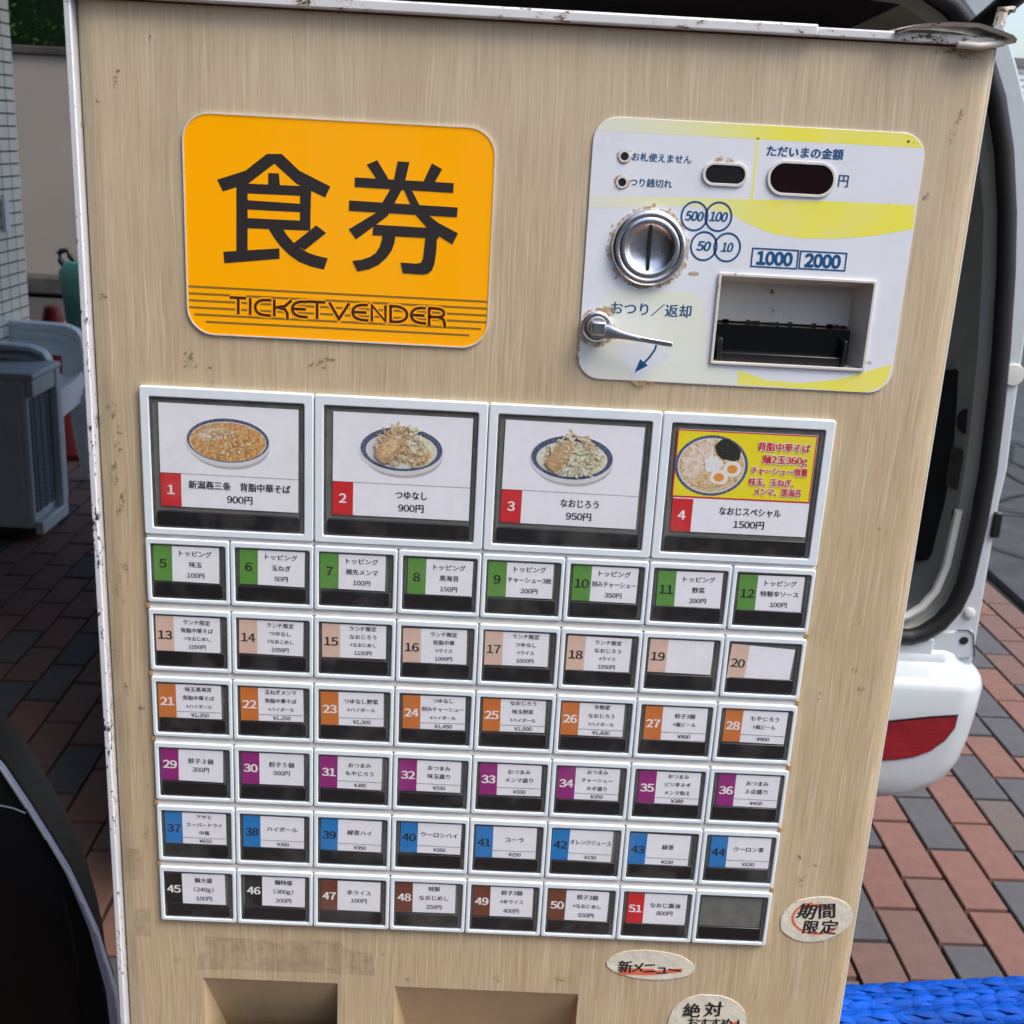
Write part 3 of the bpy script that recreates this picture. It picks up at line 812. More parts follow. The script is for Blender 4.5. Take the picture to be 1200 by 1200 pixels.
# coin slot: turned chrome cup
cc = c5(275, 438); YA = Vector((0, 1, 0)); org = Vector((cc[0], py, cc[1]))
cs = link('coin_slot', None, pay, org)
mb = MB()
mb.lathe([(.0215, 0), (.0215, -.0020), (.0207, -.0034), (.0190, -.0040), (.0178, -.0037), (.0172, -.0034), (.0165, -.0038), (.0150, -.0040), (.0136, -.0036),
          (.0131, -.0030), (.0122, -.0023), (.0105, -.0018), (.008, -.0010), (.005, -.0006), (.0001, -.0005)], YA, org, 64)
o = mb.build('chrome_cup', M['chrome'], cs, W0, smooth=True)
mb = MB(); mb.box((cc[0] - .0009, py - .0032, cc[1] - .0120), (cc[0] + .0009, py - .0002, cc[1] + .0120))
mb.build('slot_opening', M['void'], cs, W0)
mb = MB(); ngon(mb, ell(cc[0], cc[1] - .0005, .0238, .0232, 60, 0, .018, 5), py - .0001); mb.build('rust_stain', M['stain'], cs, W0)
mb = MB()
for k in range(13):   # flaking rust crumbs round the ring
    t = random.uniform(0, 6.28); r_ = random.uniform(.0218, .0250)
    ngon(mb, ell(cc[0] + r_ * math.cos(t), cc[1] + r_ * math.sin(t), random.uniform(.0006, .0018), random.uniform(.0005, .0012), 8, t, .12, k), py - .00014 - k * 1e-6)
mb.build('rust_flake', mat('pale_rust', (.55, .38, .22), .8, var=.2, vscale=400), cs, W0)
# return lever
lc = c5(108, 690); lo = Vector((lc[0], py, lc[1]))
lv = link('return_lever', None, pay, lo)
mb = MB(); ngon(mb, ell(lc[0], lc[1] - .001, .0108, .0115, 50, 0, .035, 9), py - .0001); mb.build('rust_stain', M['stain'], lv, W0)
mb = MB(); mb.lathe([(.0088, 0), (.0088, -.0016), (.0080, -.0024), (.0070, -.0024), (.0064, -.0012), (.0064, -.004), (.0056, -.0062), (.0001, -.0066)], YA, lo, 48)
mb.build('lever_hub', M['chrome'], lv, W0, smooth=True)
mb = MB()
a, b_ = c5(118, 695), c5(340, 737)
P = []
for k in range(13):
    t = k / 12; x = a[0] + (b_[0] - a[0]) * t; z = a[1] + (b_[1] - a[1]) * t - .0012 * math.sin(t * 3.1) * 0 + .0016 * math.sin(t * 3.14) * (-.3)
    P.append((x, py - .0085 - .004 * t, z))
mb.band(P, [.0036] * 4 + [.003] * 9, [.0080, .0080, .0066, .0050, .0042, .0036, .0033, .0031, .003, .003, .0030, .0032, .0026], up=Vector((0, 0, 1)), side=Vector((0, 1, 0)))
mb.build('lever_arm', M['chrome'], lv, W0, smooth=True)
mb = MB(); mb.box((lc[0] - .0038, py - .0112, lc[1] - .0036), (lc[0] + .0046, py - .0055, lc[1] + .0040)); mb.build('lever_boss', M['chrome'], lv, W0, bevel=.0008)
# corner rust
for k, (x, y, rx, rz) in enumerate(((48, 770, .0012, .009), (255, 872, .0065, .0018), (150, 640, .004, .004), (978, 806, .0022, .001), (515, 158, .006, .0018), (420, 520, .003, .0012))):
    c_ = c5(x, y); mb = MB(); ngon(mb, ell(c_[0], c_[1], rx, rz, 24, 0, .09, k + 30), py - .00022); mb.build('rust_stain', M['stain'], pay, W0)
# banknote slot recess
ns = link('note_slot', None, pay, ((BX0 + BX1) / 2, py, (BZ0 + BZ1) / 2))
sheet('slot_frame', [rrect(BX0 - .0008, BZ0 - .0008, BX1 + .0008, BZ1 + .0008, .0012, 2), rrect(BX0 + .0009, BZ0 + .0009, BX1 - .0009, BZ1 - .0009, .0006, 2)], py - .0014, .002, M['recess_white'], ns, .0003)
dp = .020; x0, x1, z0, z1 = BX0 + .0002, BX1 - .0002, BZ0 + .0002, BZ1 - .0002
mb = MB(); ys = py + .0006; ye = ys + dp
mb.add([(x0, ys, z1), (x1, ys, z1), (x1 - .006, ye, z1 - .006), (x0 + .001, ye, z1 - .006)], [(0, 1, 2, 3)])
mb.add([(x0, ys, z1), (x0, ys, z0), (x0 + .001, ye, z0), (x0 + .001, ye, z1 - .006)], [(0, 1, 2, 3)])
mb.add([(x1, ys, z1), (x1, ys, z0), (x1 - .006, ye, z0), (x1 - .006, ye, z1 - .006)], [(3, 2, 1, 0)])
zc = z0 + .022
mb.add([(x0 + .001, ye, z1 - .006), (x1 - .006, ye, z1 - .006), (x1 - .006, ye, zc), (x0 + .001, ye, zc)], [(0, 3, 2, 1)])
mb.add([(x0, ys, z0), (x1, ys, z0), (x1, ye, z0), (x0, ye, z0)], [(0, 3, 2, 1)])
mb.build('slot_lining', M['recess_white'], ns, W0)
mb = MB(); xa, xb2 = x0 + .0035, x1 - .010
mb.box((x0 + .0006, ys + .010, z0 + .0003), (x1 - .007, ye + .001, zc - .0008))
mb.build('feeder_mouth', M['navy_gloss'], ns, W0)
mb = MB(); mb.box((xa, ys + .004, z0 + .0004), (xb2, ys + .0115, z0 + .0055)); mb.box((xa, ys + .002, z0 + .0003), (xa + .0025, ys + .0115, z0 + .014))
mb.box((xb2 - .0022, ys + .002, z0 + .0003), (xb2, ys + .0115, z0 + .016))
mb.build('feeder_tray', M['black'], ns, W0, bevel=.0006)
mb = MB()
for k in range(16):
    x = random.uniform(x0 + .003, x1 - .010); mb.box((x, ye - .0008, zc - .001), (x + random.uniform(.001, .004), ye - .0002, zc + random.uniform(.0002, .0012)))
mb.build('rust_flake', mat('dark_flake', (.05, .03, .02), .9), ns, W0)
mb = MB(); c_ = c5(1107, 97); ngon(mb, ell(c_[0], c_[1], .0007, .0007, 10), py - .0002); c_ = c5(1124, 100); ngon(mb, ell(c_[0], c_[1], .0003, .0003, 8), py - .0002)
mb.build('ink_speck', M['ink'], pay, W0)

# ---------------------------------------------------------------- menu buttons
def bezel_mesh(wd, h, ix0, ix1, iz0, iz1, name):
    g_ = .0003
    return sheet_mesh(name, [rrect(g_, -h, wd - g_, 0, .0016, 4), rrect(ix0, -iz1, ix1, -iz0, .0010, 3)], 0, .006, M['bezel'], .0007, 2)
SH = CH * .905
small_bezel = bezel_mesh(CW, SH, .0031, .0492, .0038, .0396, 'menu_button')
big_bezel = bezel_mesh(2 * CW, BIG - .0025, .0058, .0980, .0062, .0880, 'menu_button')
def lens_mesh(x0, x1, z0, z1):
    mb = MB(); y = .0016
    mb.box((x0 - .0004, y, -z1 - .0004), (x1 + .0004, y + .003, -z0 + .0004))
    t = .0022
    mb.box((x0, y - .0008, -z0 - t * .4), (x1, y, -z0), 1)
    mb.box((x0, y - .0007, -z1), (x0 + t * .7, y, -z0 - t * .4), 1); mb.box((x1 - t, y - .0007, -z1), (x1, y, -z0 - t * .4), 1)
    return mb.mesh('lens_panel', [M['smoke'], M['smoke_edge']])
small_lens = lens_mesh(.0032, .0491, .0039, .0395); big_lens = lens_mesh(.0059, .0979, .0063, .0879)
def bar_mesh(x0, x1, z0, z1):
    return sheet_mesh('press_bar', [rrect(x0, -z1, x1, -z0, .0016, 4)], .0003, .0026, M['bar'], .0006)
small_bar = bar_mesh(.0046, .0472, .0287, .0386)
big_bar = bar_mesh(.0083, .0955, .0770, .0868)
def cap_mesh(x0, x1, z0, z1, y=.0004):
    return mesh('clear_cap', [(x0, y, -z1), (x1, y, -z1), (x1, y, -z0), (x0, y, -z0)], [(0, 1, 2, 3)], M['cap'])
small_cap = cap_mesh(.0036, .0487, .0043, .0391, -.0004); big_cap = cap_mesh(.0063, .0975, .0067, .0875, -.0004)
TAGM = {}
def card_meshes(x0, x1, z0, z1, xt, m):
    key = (x0, x1, z0, z1, xt, m)
    if key not in TAGM:
        cx, cz = (x0 + x1) / 2, (z0 + z1) / 2
        a = mesh('menu_card', [(x0 - cx, 0, cz - z1), (x1 - cx, 0, cz - z1), (x1 - cx, 0, cz - z0), (x0 - cx, 0, cz - z0)], [(0, 1, 2, 3)], M['card'])
        b_ = mesh('number_tag', [(x0 - cx, 0, cz - z1), (xt - cx, 0, cz - z1), (xt - cx, 0, cz - z0), (x0 - cx, 0, cz - z0)], [(0, 1, 2, 3)], M[m])
        TAGM[key] = (a, b_)
    return TAGM[key]
COLN = {'green': 'green', 'peach': 'peach', 'orange': 'orange', 'purple': 'purple', 'blue': 'blue', 'black_tag': 'black', 'brown': 'brown', 'red': 'red'}
T = 'トッピング'; Lc = 'ランチ限定'; OT = 'おつまみ'; HB = '+ハイボール'; NM = '+なおじめし'
ITEMS = [
 [('green', [T, x, p], None) for x, p in (('味玉', '100円'), ('玉ねぎ', '50円'), ('穂先メンマ', '100円'), ('黒海苔', '150円'), ('チャーシュー3枚', '200円'), ('刻みチャーシュー', '350円'), ('野菜', '200円'), ('特製辛ソース', '100円'))],
 [('peach', [Lc, a, b_, p], None) for a, b_, p in (('背脂中華そば', NM, '1050円'), ('つゆなし', NM, '1050円'), ('なおじろう', NM, '1150円'), ('背脂中華', '+ライス', '1000円'), ('つゆなし', '+ライス', '1000円'), ('なおじろう', '+ライス', '1050円'))] + [('peach', [], None)] * 2,
 [('orange', l, p) for l, p in ((['味玉黒海苔', '背脂中華そば', HB], '¥1,350'), (['玉ねぎメンマ', '背脂中華そば', HB], '¥1,250'), (['つゆなし野菜', HB], '¥1,300'), (['つゆなし', '刻みチャーシュー', HB], '¥1,450'), (['なおじろう', '味玉野菜', HB], '¥1,500'), (['辛野菜', 'なおじろう', HB], '¥1,600'), (['餃子3個', '+瓶ビール'], '¥900'), (['もやじろう', '+瓶ビール'], '¥900'))],
 [('purple', l, p) for l, p in ((['餃子３個', '300円'], None), (['餃子５個', '500円'], None), ([OT, 'もやじろう'], '¥300'), ([OT, '味玉盛り'], '¥330'), ([OT, 'メンマ盛り'], '¥330'), ([OT, 'チャーシュー', 'ネギ盛り'], '¥350'), ([OT, 'ピリ辛ネギ', 'メンマ和え'], '¥380'), ([OT, '３点盛り'], '¥450'))],
 [('blue', l, p) for l, p in ((['アサヒ', 'スーパードライ', '中瓶'], '¥650'), (['ハイボール'], '¥350'), (['緑茶ハイ'], '¥350'), (['ウーロンハイ'], '¥350'), (['コーラ'], '¥250'), (['オレンジジュース'], '¥150'), (['緑茶'], '¥150'), (['ウーロン茶'], '¥150'))],
 [('black_tag', ['麺大盛', '(240g)', '100円'], None), ('black_tag', ['麺特盛', '(300g)', '200円'], None), ('brown', ['半ライス', '100円'], None), ('brown', ['特製', 'なおじめし', '250円'], None), ('brown', ['餃子3個', '+半ライス', '400円'], None), ('brown', ['餃子3個', '+なおじめし', '550円'], None), ('red', ['なおじ醤油', '800円'], None), (None, [], None)]]
BY = 0.0
def printed(parent, items, mats, cx, cz, y, rot):
    me = join_meshes('printed_text', items, mats)
    return link('printed_text', me, parent, (cx, y, cz), (0, rot, 0))
num = 4
for r_ in range(6):
    zt = GZ - BIG - r_ * CH
    for c_ in range(8):
        colr, lines, price = ITEMS[r_][c_]
        x0 = GX + c_ * CW; num += 1
        b0 = link('menu_button', small_bezel, mach, (x0, BY, zt))
        link('lens_panel', small_lens, b0, (x0, BY, zt))
        link('press_bar', small_bar, b0, (x0, BY, zt))
        if colr is None:
            b0['label'] = 'blank menu button with no card'
            gm = mesh('blank_insert', [(.0046, .0018, -.0282), (.0474, .0018, -.0282), (.0474, .0018, -.0048), (.0046, .0018, -.0048)], [(0, 1, 2, 3)], mat('grey_blank_insert', (.25, .255, .255), .2, var=.03, vscale=8))
            link('blank_insert', gm, b0, (x0, BY, zt)); continue
        b0['label'] = 'menu button %d with %s number tag' % (num, COLN[colr])
        rr = random.Random(num * 13)
        jx, jz, ro = rr.uniform(-.0012, .0014), rr.uniform(-.0006, .0012), R(rr.uniform(-.9, .9))
        if num == 19: ro = R(.6)
        if num == 20: ro = R(3.2); jz = .0022
        ex = (.0050, .0454, .0050, .0288, .0164)
        cm, tm = card_meshes(*ex, colr)
        cx, cz = x0 + (ex[0] + ex[1]) / 2 + jx, zt - (ex[2] + ex[3]) / 2 - jz + .0006
        yc = BY + .0009
        link('menu_card', cm, b0, (cx, yc, cz), (0, ro, 0)); link('number_tag', tm, b0, (cx, yc - .00005, cz), (0, ro, 0))
        its = []; W2 = (ex[1] - ex[0]) / 2; H2 = (ex[3] - ex[2]) / 2
        tx = -W2 + (ex[4] - ex[0]) / 2; lx = (-W2 + (ex[4] - ex[0]) + W2) / 2; avail = ex[1] - ex[4] - .0015
        white = colr in ('orange', 'purple', 'black_tag', 'brown', 'red')
        its.append((text_mesh(str(num), .0076, None, .045 if white else .032, m=M['ink']), (tx, -.0001, -.0004 if colr != 'peach' else -.001), 1 if white else 0))
        nl = len(lines); em = {0: 1, 1: .0041, 2: .0041, 3: .0040, 4: .0034}[nl]
        if price: em = {1: .0041, 2: .0037, 3: .0034}[nl]
        topz, botz = (H2 - .0036, -H2 + .0036) if nl == 4 else (H2 - .0050, -H2 + .0046)
        if price: topz, botz = (H2 - .0032, -H2 + .0085) if nl == 3 else (H2 - .0028, -H2 + .0075)
        for k, s_ in enumerate(lines):
            if nl == 1: z_ = (topz + botz) / 2
            elif nl == 2 and not price: z_ = (.0030, -.0032)[k]
            else: z_ = topz + (botz - topz) * k / (nl - 1)
            if nl == 2 and price: z_ = (.0056, -.0004)[k]
            e = em * (.9 if s_.startswith('+') else 1); wfull = sum(.56 if ord(q) < 128 else 1.0 for q in s_) * e
            its.append((text_mesh(s_, e, min(wfull, avail), .020, m=M['ink']), (lx, -.0001, z_), 0))
        if price:
            its.append((text_mesh(price, .0034, None, .024, m=M['ink']), (lx + .0005, -.0001, -H2 + (.0024 if nl == 3 else .0029)), 0))
            zl = -H2 + (.0045 if nl == 3 else .0055)
            lm = mesh('l', [(-W2 + ex[4] - ex[0], 0, zl), (W2, 0, zl), (W2, 0, zl + .00025), (-W2 + ex[4] - ex[0], 0, zl + .00025)], [(0, 1, 2, 3)], M['ink'])
            its.append((lm, (0, -.0001, 0), 0))
        printed(b0, its, [M['ink'], M['ink_white']], cx, cz, yc - .00005, ro)
        link('clear_cap', small_cap, b0, (x0, BY, zt))
# rails between the rows
for r_ in range(6):
    zt = GZ - BIG - r_ * CH; z1 = zt - SH if r_ < 5 else None
    if z1 is not None:
        mb = MB(); mb.box((GX + .0006, BY + .0015, zt - CH - .0002), (GX + 8 * CW - .0006, BY + .006, z1 - .0002)); mb.build('button_rail', M['rail'], mach, W0, bevel=.0005)
        for xx in (GX - .0006, GX + 8 * CW - .0014):
            mb = MB(); mb.box((xx, BY + .0005, zt - CH + .0004), (xx + .002, BY + .003, z1 - .0008)); mb.build('brass_tab', M['brass'] if 'brass' in M else M.setdefault('brass', mat('dull_brass', (.50, .30, .14), .5, var=.2, vscale=300)), mach, W0)
mb = MB(); mb.box((GX + .0006, BY + .0015, GZ - BIG - .0002), (GX + 8 * CW - .0006, BY + .006, GZ - BIG + .0023)); mb.build('button_rail', M['rail'], mach, W0, bevel=.0005)

# big buttons with a dish picture
NAMES = [('新潟燕三条　背脂中華そば', '900円', .062), ('つゆなし', '900円', .0195), ('なおじろう', '950円', .0235), ('なおじスペシャル', '1500円', .038)]
def dish(k):
    """printed photograph of the dish: flat colour shapes on the card, centred at 0,0"""
    mats = [M[x] for x in ('bowl_white', 'bowl_blue', 'soup', 'noodle', 'cabbage', 'meat', 'chashu', 'nori', 'egg_white', 'yolk', 'pop_yellow', 'pop_red', 'onion', 'print_shadow', 'ink')]
    mb = MB(); y = [0.]
    def lay(p, i): y[0] -= .000006; ngon(mb, p, y[0], i)
    if k < 3:
        lay(ell(.001, -.0035, .0238, .0138, 48), 13)
        lay(ell(0, -.0014, .0252, .0143, 56), 0); lay(ell(0, .0, .0252, .0142, 56), 0)
        lay(ell(0, .0004, .0246, .0136, 56), 1)
    rr = random.Random(k + 3)
    if k == 0:
        lay(ell(0, -.0002, .0231, .0123, 56), 0); lay(ell(0, -.0004, .0227, .0120, 56, 0, .006, 2), 2)
        for j in range(9): lay(ell(-.013 + j * .0011, .0045 + rr.uniform(-.003, .003), .0078, .0015, 20, R(rr.uniform(-8, 14)), .05, j), (3, 6, 5)[j % 3])
        for j in range(90):
            t = rr.uniform(0, 6.28); q = rr.random() ** .5; lay(ell(.003 + .014 * q * math.cos(t), .0 + .0085 * q * math.sin(t), rr.uniform(.0005, .0014), rr.uniform(.0003, .0008), 10, t, .1, j), (3, 3, 2, 4, 3)[j % 5])
    if k in (1, 2):
        lay(ell(0, -.0004, .0215, .0112, 56), 0)
        if k == 1: lay(ell(.008, -.001, .0125, .0095, 40), 4)
        else: lay(ell(0, -.0010, .0208, .0104, 56), 4)
        for j in range(170):
            t = rr.uniform(0, 6.28); q = rr.random() ** .5
            cx, cz = .001 + .0165 * q * math.cos(t), .0010 + .0128 * q * math.sin(t) + (.002 if abs(math.cos(t)) < .5 else 0)
            i = (3, 3, 3, 5)[rr.randrange(4)] if k == 1 else (4, 4, 3, 4)[rr.randrange(4)]
            if k == 1 and cx > .004 and cz > 0: i = 4
            lay(ell(cx, cz, rr.uniform(.0015, .0036), rr.uniform(.0004, .0010), 12, R(rr.uniform(-80, 80)), .08, j), i)
        q = [(-.014, -.003), (-.009, .0065), (-.003, .0105), (.001, .006), (-.001, .001), (-.0045, -.0060), (-.0085, -.0085), (-.012, -.006)]
        lay([(a * 1.12 - .0005, b * 1.05) for a, b in q], 5); lay([(a * .7 - .003, b * .6 + .0005) for a, b in q], 3 if k == 1 else 5)
        for j in range(26):
            t = rr.uniform(0, 6.28); lay(ell(.004 + .008 * math.cos(t), .003 + .007 * math.sin(t), rr.uniform(.001, .003), .0004, 10, R(rr.uniform(-80, 80)), .1, j), (3, 3, 4, 5)[rr.randrange(4)] if k == 1 else (4, 3, 4, 5)[rr.randrange(4)])
    if k == 3:
        lay([(-.0428, -.0212), (.0416, -.0212), (.0416, .0212), (-.0428, .0212)], 11)
        lay([(-.0420, -.0202), (.0408, -.0202), (.0408, .0204), (-.0420, .0204)], 10)
        cx, cz = -.0205, -.0005
        lay(ell(cx, cz, .0222, .0190, 56), 1); lay(ell(cx, cz, .0204, .0173, 56), 0); lay(ell(cx, cz, .0196, .0165, 56), 3)
        lay(ell(cx + .009, cz + .010, .0085, .0060, 30, R(-30), .05, 3), 7)
        for j in range(8):
            t = R(100 + j * 17); lay(ell(cx + .0118 * math.cos(t), cz + .0100 * math.sin(t), .0068, .0022, 20, t, .02, j), 6 if j % 2 else 8); lay(ell(cx + .0118 * math.cos(t), cz + .0100 * math.sin(t), .0060, .0017, 20, t, .02, j), 6)
        lay(ell(cx + .001, cz + .001, .0055, .0050, 30, 0, .08, 4), 12)
        for ex, ez in ((.0052, -.0070), (.0128, -.0015)):
            lay(ell(cx + ex, cz + ez, .0056, .0049, 30), 8); lay(ell(cx + ex, cz + ez, .0032, .0027, 24), 9)
        for j in range(5): lay(ell(cx - .006 + j * .002, cz - .0125 + (j % 2) * .0008, .0055, .0009, 14, R(-8 + j * 5), .03, j), 3)
        tl = [('背脂中華そば', .0222, .0130, .0325 - .0005, .0056), ('麺2玉360g', .0235, .0052, .0275, .0058), ('チャーシュー増量', .0210, -.0020, .0345, .0052), ('味玉、玉ねぎ、', .0170, -.0092, .0275, .0052), ('メンマ、黒海苔', .0215, -.0152, .0290, .0052)]
        for s_, x, z, wd, em in tl:
            for bold, i, dy in ((.10, 8, -.00025), (.048, 11, -.00031)):
                me = text_mesh(s_, em, wd, bold, m=M['ink']); mb.add([v.co + Vector((x, dy, z)) for v in me.vertices], [tuple(p.vertices) for p in me.polygons], i)
                bpy.data.meshes.remove(me)
    return mesh('dish_picture', mb.V, mb.F, mats, mb.I)
for k in range(4):
    x0 = GX + k * 2 * CW; zt = GZ
    b0 = link('menu_button', big_bezel, mach, (x0, BY, zt)); b0['label'] = 'large picture menu button %d with red number tag' % (k + 1)
    link('lens_panel', big_lens, b0, (x0, BY, zt)); link('press_bar', big_bar, b0, (x0, BY, zt))
    ex = (.0110, .0945, .0098, .0742, .0235)
    cm, _ = card_meshes(*ex, 'red')
    W2, H2 = (ex[1] - ex[0]) / 2, (ex[3] - ex[2]) / 2
    cx, cz = x0 + (ex[0] + ex[1]) / 2 + (0, .0003, -.0008, -.0003)[k], zt - (ex[2] + ex[3]) / 2
    ro = R((0.3, .1, .4, 0)[k]); yc = BY + .0010
    link('menu_card', cm, b0, (cx, yc, cz), (0, ro, 0))
    dz = -.0112
    tm = mesh('number_tag', [(-W2, 0, -H2), (-W2 + .0125, 0, -H2), (-W2 + .0125, 0, dz), (-W2, 0, dz)], [(0, 1, 2, 3)], M['red'])
    link('number_tag', tm, b0, (cx, yc - .00005, cz), (0, ro, 0))
    nm, pr_, wd = NAMES[k]
    lx = .0062
    its = [(text_mesh(str(k + 1), .0078, None, .04, m=M['ink']), (-W2 + .0062, -.0001, (dz - H2) / 2), 1),
           (text_mesh(nm, .0056, wd, .030, m=M['ink']), (lx, -.0001, dz - .0066), 0),
           (text_mesh(pr_, .0057, None, .028, m=M['ink']), (lx, -.0001, dz - .0148), 0)]
    if k < 3:
        its.append((mesh('l', [(-W2, 0, dz), (W2, 0, dz), (W2, 0, dz + .0002), (-W2, 0, dz + .0002)], [(0, 1, 2, 3)], M['ink']), (0, -.0001, 0), 0))
    printed(b0, its, [M['ink'], M['ink_white']], cx, cz, yc - .00005, ro)
    link('dish_picture', dish(k), b0, (cx + (-.0005 if k < 3 else 0), yc - .0001, cz + .0105 if k < 3 else cz + .0108), (0, ro, 0))
    link('clear_cap', big_cap, b0, (x0, BY, zt))

# ---------------------------------------------------------------- stickers, residue, scuffs
c2 = lambda x, y: (lambda p: (p.x, p.z))(at(680 + x / 2.308, 1020 + y / 2.308, WY))
def sticker(cx, cy, rx, ry, rot, seed, lines, label, red):
    c_ = c2(cx, cy); k = .000285
    mb = MB(); p = ell(c_[0], c_[1], rx * k, ry * k, 22, R(rot), .014, seed); ngon(mb, p, WY - .0006)
    n = len(p)
    A = sum(p[i][0] * p[(i + 1) % n][1] - p[(i + 1) % n][0] * p[i][1] for i in range(n))
    if A < 0: p = p[::-1]
    mb.loft([flat(p, WY - .0006), flat(p, WY + .0001)], 0, False)
    st = mb.build('paper_sticker', M['paper'], mach, W0); st['label'] = label
    mb = MB()
    for j, (pts, wd) in enumerate(red): stroke(mb, [c2(*q) for q in pts], wd, WY - .00075 - j * 1e-5)
    mb.build('marker_stroke', M['marker_red'], st, W0)
    for s_, x0, x1, y, em, rt_ in lines:
        a, b_ = c2(x0, y), c2(x1, y)
        n_ch = len(s_); its = []
        for j, ch in enumerate(s_):
            rr = random.Random(ord(ch) + seed)
            me = text_mesh(ch, em * rr.uniform(.94, 1.06), None, .026, rr.uniform(.0, .14), m=M['ink'])
            ang_ = R(rr.uniform(-7, 7))
            for v_ in me.vertices: v_.co = Vector((v_.co.x * math.cos(ang_) - v_.co.z * math.sin(ang_), v_.co.y, v_.co.x * math.sin(ang_) + v_.co.z * math.cos(ang_)))
            t = (j + .5) / n_ch; its.append((me, (a[0] + (b_[0] - a[0]) * t, 0, a[1] + (b_[0] - a[0]) * t * math.tan(R(rt_)) + rr.uniform(-.0006, .0006)), 0))
        me = join_meshes('handwriting', its, [M['ink']]); link('handwriting', me, st, (0, WY - .0009, 0))
arc = [(640 + 66 * math.cos(R(t)), 128 - 42 * math.sin(R(t))) for t in range(100, 330, 15)]
sticker(638, 131, 88, 63, 12, 3, [('期間', 586, 694, 108, .0136, 3), ('限定', 598, 696, 151, .0120, 3)], 'round hand-cut paper sticker with red ring around the writing', [(arc, .0016), ([(600, 100), (640, 92), (680, 100)], .0024)])
sticker(190, 255, 108, 42, -2, 11, [('新メニュー', 105, 272, 258, .0105, -1)], 'oval paper sticker with an orange-red line under the writing', [([(105, 275), (190, 276), (275, 268)], .0032), ([(110, 265), (200, 268)], .002)])
sticker(342, 412, 98, 86, 8, 21, [('絶対', 272, 388, 376, .0130, 3), ('おすすめ♪', 290, 440, 410, .0092, 3)], 'large round paper sticker cut off by the bottom of the picture', [([(330, 428), (380, 420), (430, 408)], .0022)])
# tape residue block and scuffs
def patch(px, m, name, k=0):
    mb = MB(); ngon(mb, [(lambda p: (p.x, p.z))(at(u, v, WY)) for u, v in px], WY - .00015 - k * .00002); mb.build(name, m, mach, W0)
patch([(239, 1097), (310, 1101), (325, 1106), (340, 1102), (398, 1103), (405, 1112), (436, 1118), (440, 1143), (395, 1141), (370, 1140), (300, 1137), (231, 1136), (232, 1120), (240, 1115)], M['film'], 'tape_residue')
patch([(156, 1066), (176, 1064), (177, 1098), (160, 1096), (158, 1082)], M['film'], 'tape_residue', 1)
patch([(144, 992), (165, 996), (167, 1032), (146, 1030)], M['film'], 'tape_residue', 2)
SC_ = [(137, 90, 3, 8), (135, 100, 2, 4), (131, 480, 6, 9), (140, 505, 3, 6), (139, 526, 4, 9), (134, 555, 5, 14), (142, 590, 4, 18), (146, 665, 5, 6), (140, 685, 4, 14), (143, 705, 4, 5), (133, 756, 3, 10), (150, 808, 5, 9), (166, 829, 4, 4), (153, 919, 3, 3), (173, 920, 2, 2),
       (171, 975, 3, 8), (179, 1028, 3, 3), (222, 423, 9, 10), (243, 432, 5, 3), (380, 426, 14, 6), (960, 815, 3, 5), (1008, 810, 4, 8), (1002, 785, 4, 4), (1005, 730, 5, 2), (940, 1032, 6, 8), (955, 1015, 6, 3), (583, 1146, 5, 6), (450, 1118, 5, 3), (480, 1148, 8, 2), (660, 1148, 12, 4), (208, 1125, 4, 4),
       (120, 348, 5, 4), (115, 118, 3, 2), (1120, 62, 30, 5), (1120, 150, 4, 18), (1085, 230, 8, 4), (304, 65, 2, 2), (176, 44, 1, 3), (935, 1005, 5, 4), (850, 1135, 3, 2), (770, 1140, 7, 2), (120, 1160, 4, 3), (540, 1180, 3, 2), (1040, 480, 4, 1), (1030, 620, 2, 2), (1060, 560, 3, 1)]
for k, (u, v, rx, ry) in enumerate(SC_):
    c_ = at(u, v, WY); mb = MB(); s_ = .00056
    ngon(mb, ell(c_.x, c_.z, rx * s_, ry * s_, 20, R(random.uniform(-15, 15)), .12, k), WY - .0002); mb.build('scuff_mark', M['scuff'], mach, W0)

# ================================================================== VAN
YV = 1.35; XC = .34
van = thing('white_van', 'white van with its tailgate open, parked behind the ticket machine', 'van', (XC, 3.0, 0))
def mir(P): return P + [(2 * XC - x, z) for x, z in P[::-1]]
wso = [(.9956, .7243), (1.0227, .7343), (1.0553, .760), (1.0775, .7930), (1.0900, .833), (1.0960, .9567), (1.0960, 1.0604), (1.0888, 1.1956), (1.0805, 1.2902), (1.0665, 1.4111), (1.0511, 1.5004), (1.0285, 1.612), (.9997, 1.6963), (.9528, 1.7837), (.915, 1.822), (.85, 1.850), (.70, 1.862), (.5, 1.866)]
wsi = [(.9956, .7449), (1.0150, .7520), (1.0377, .771), (1.0585, .8047), (1.0700, .8537), (1.0752, .9604), (1.0755, 1.0592), (1.0700, 1.1566), (1.0625, 1.26), (1.0475, 1.3949), (1.0327, 1.4994), (1.0100, 1.5864), (.9860, 1.6579), (.9352, 1.7628), (.888, 1.8006), (.84, 1.826), (.70, 1.838), (.5, 1.842)]
body = [(1.05, .45), (1.10, .50), (1.118, .60), (1.1225, .7067), (1.1215, .80), (1.1195, .9334), (1.119, 1.0), (1.1225, 1.06), (1.1170, 1.1592), (1.1120, 1.30), (1.1050, 1.4), (1.0880, 1.52), (1.0580, 1.645), (1.0201, 1.7297), (1.001, 1.7672), (.975, 1.82), (.94, 1.87), (.85, 1.905), (.7, 1.92), (.5, 1.925)]
wl = [(.9956 - .2, .7243)] + wso; wi2 = [(.9956 - .2, .7449)] + wsi
BO = mir([(.8, .45)] + body)
def ringed(loops, y, thick, m, name, bev=0.): return sheet(name, loops, y, thick, m, van, bev)
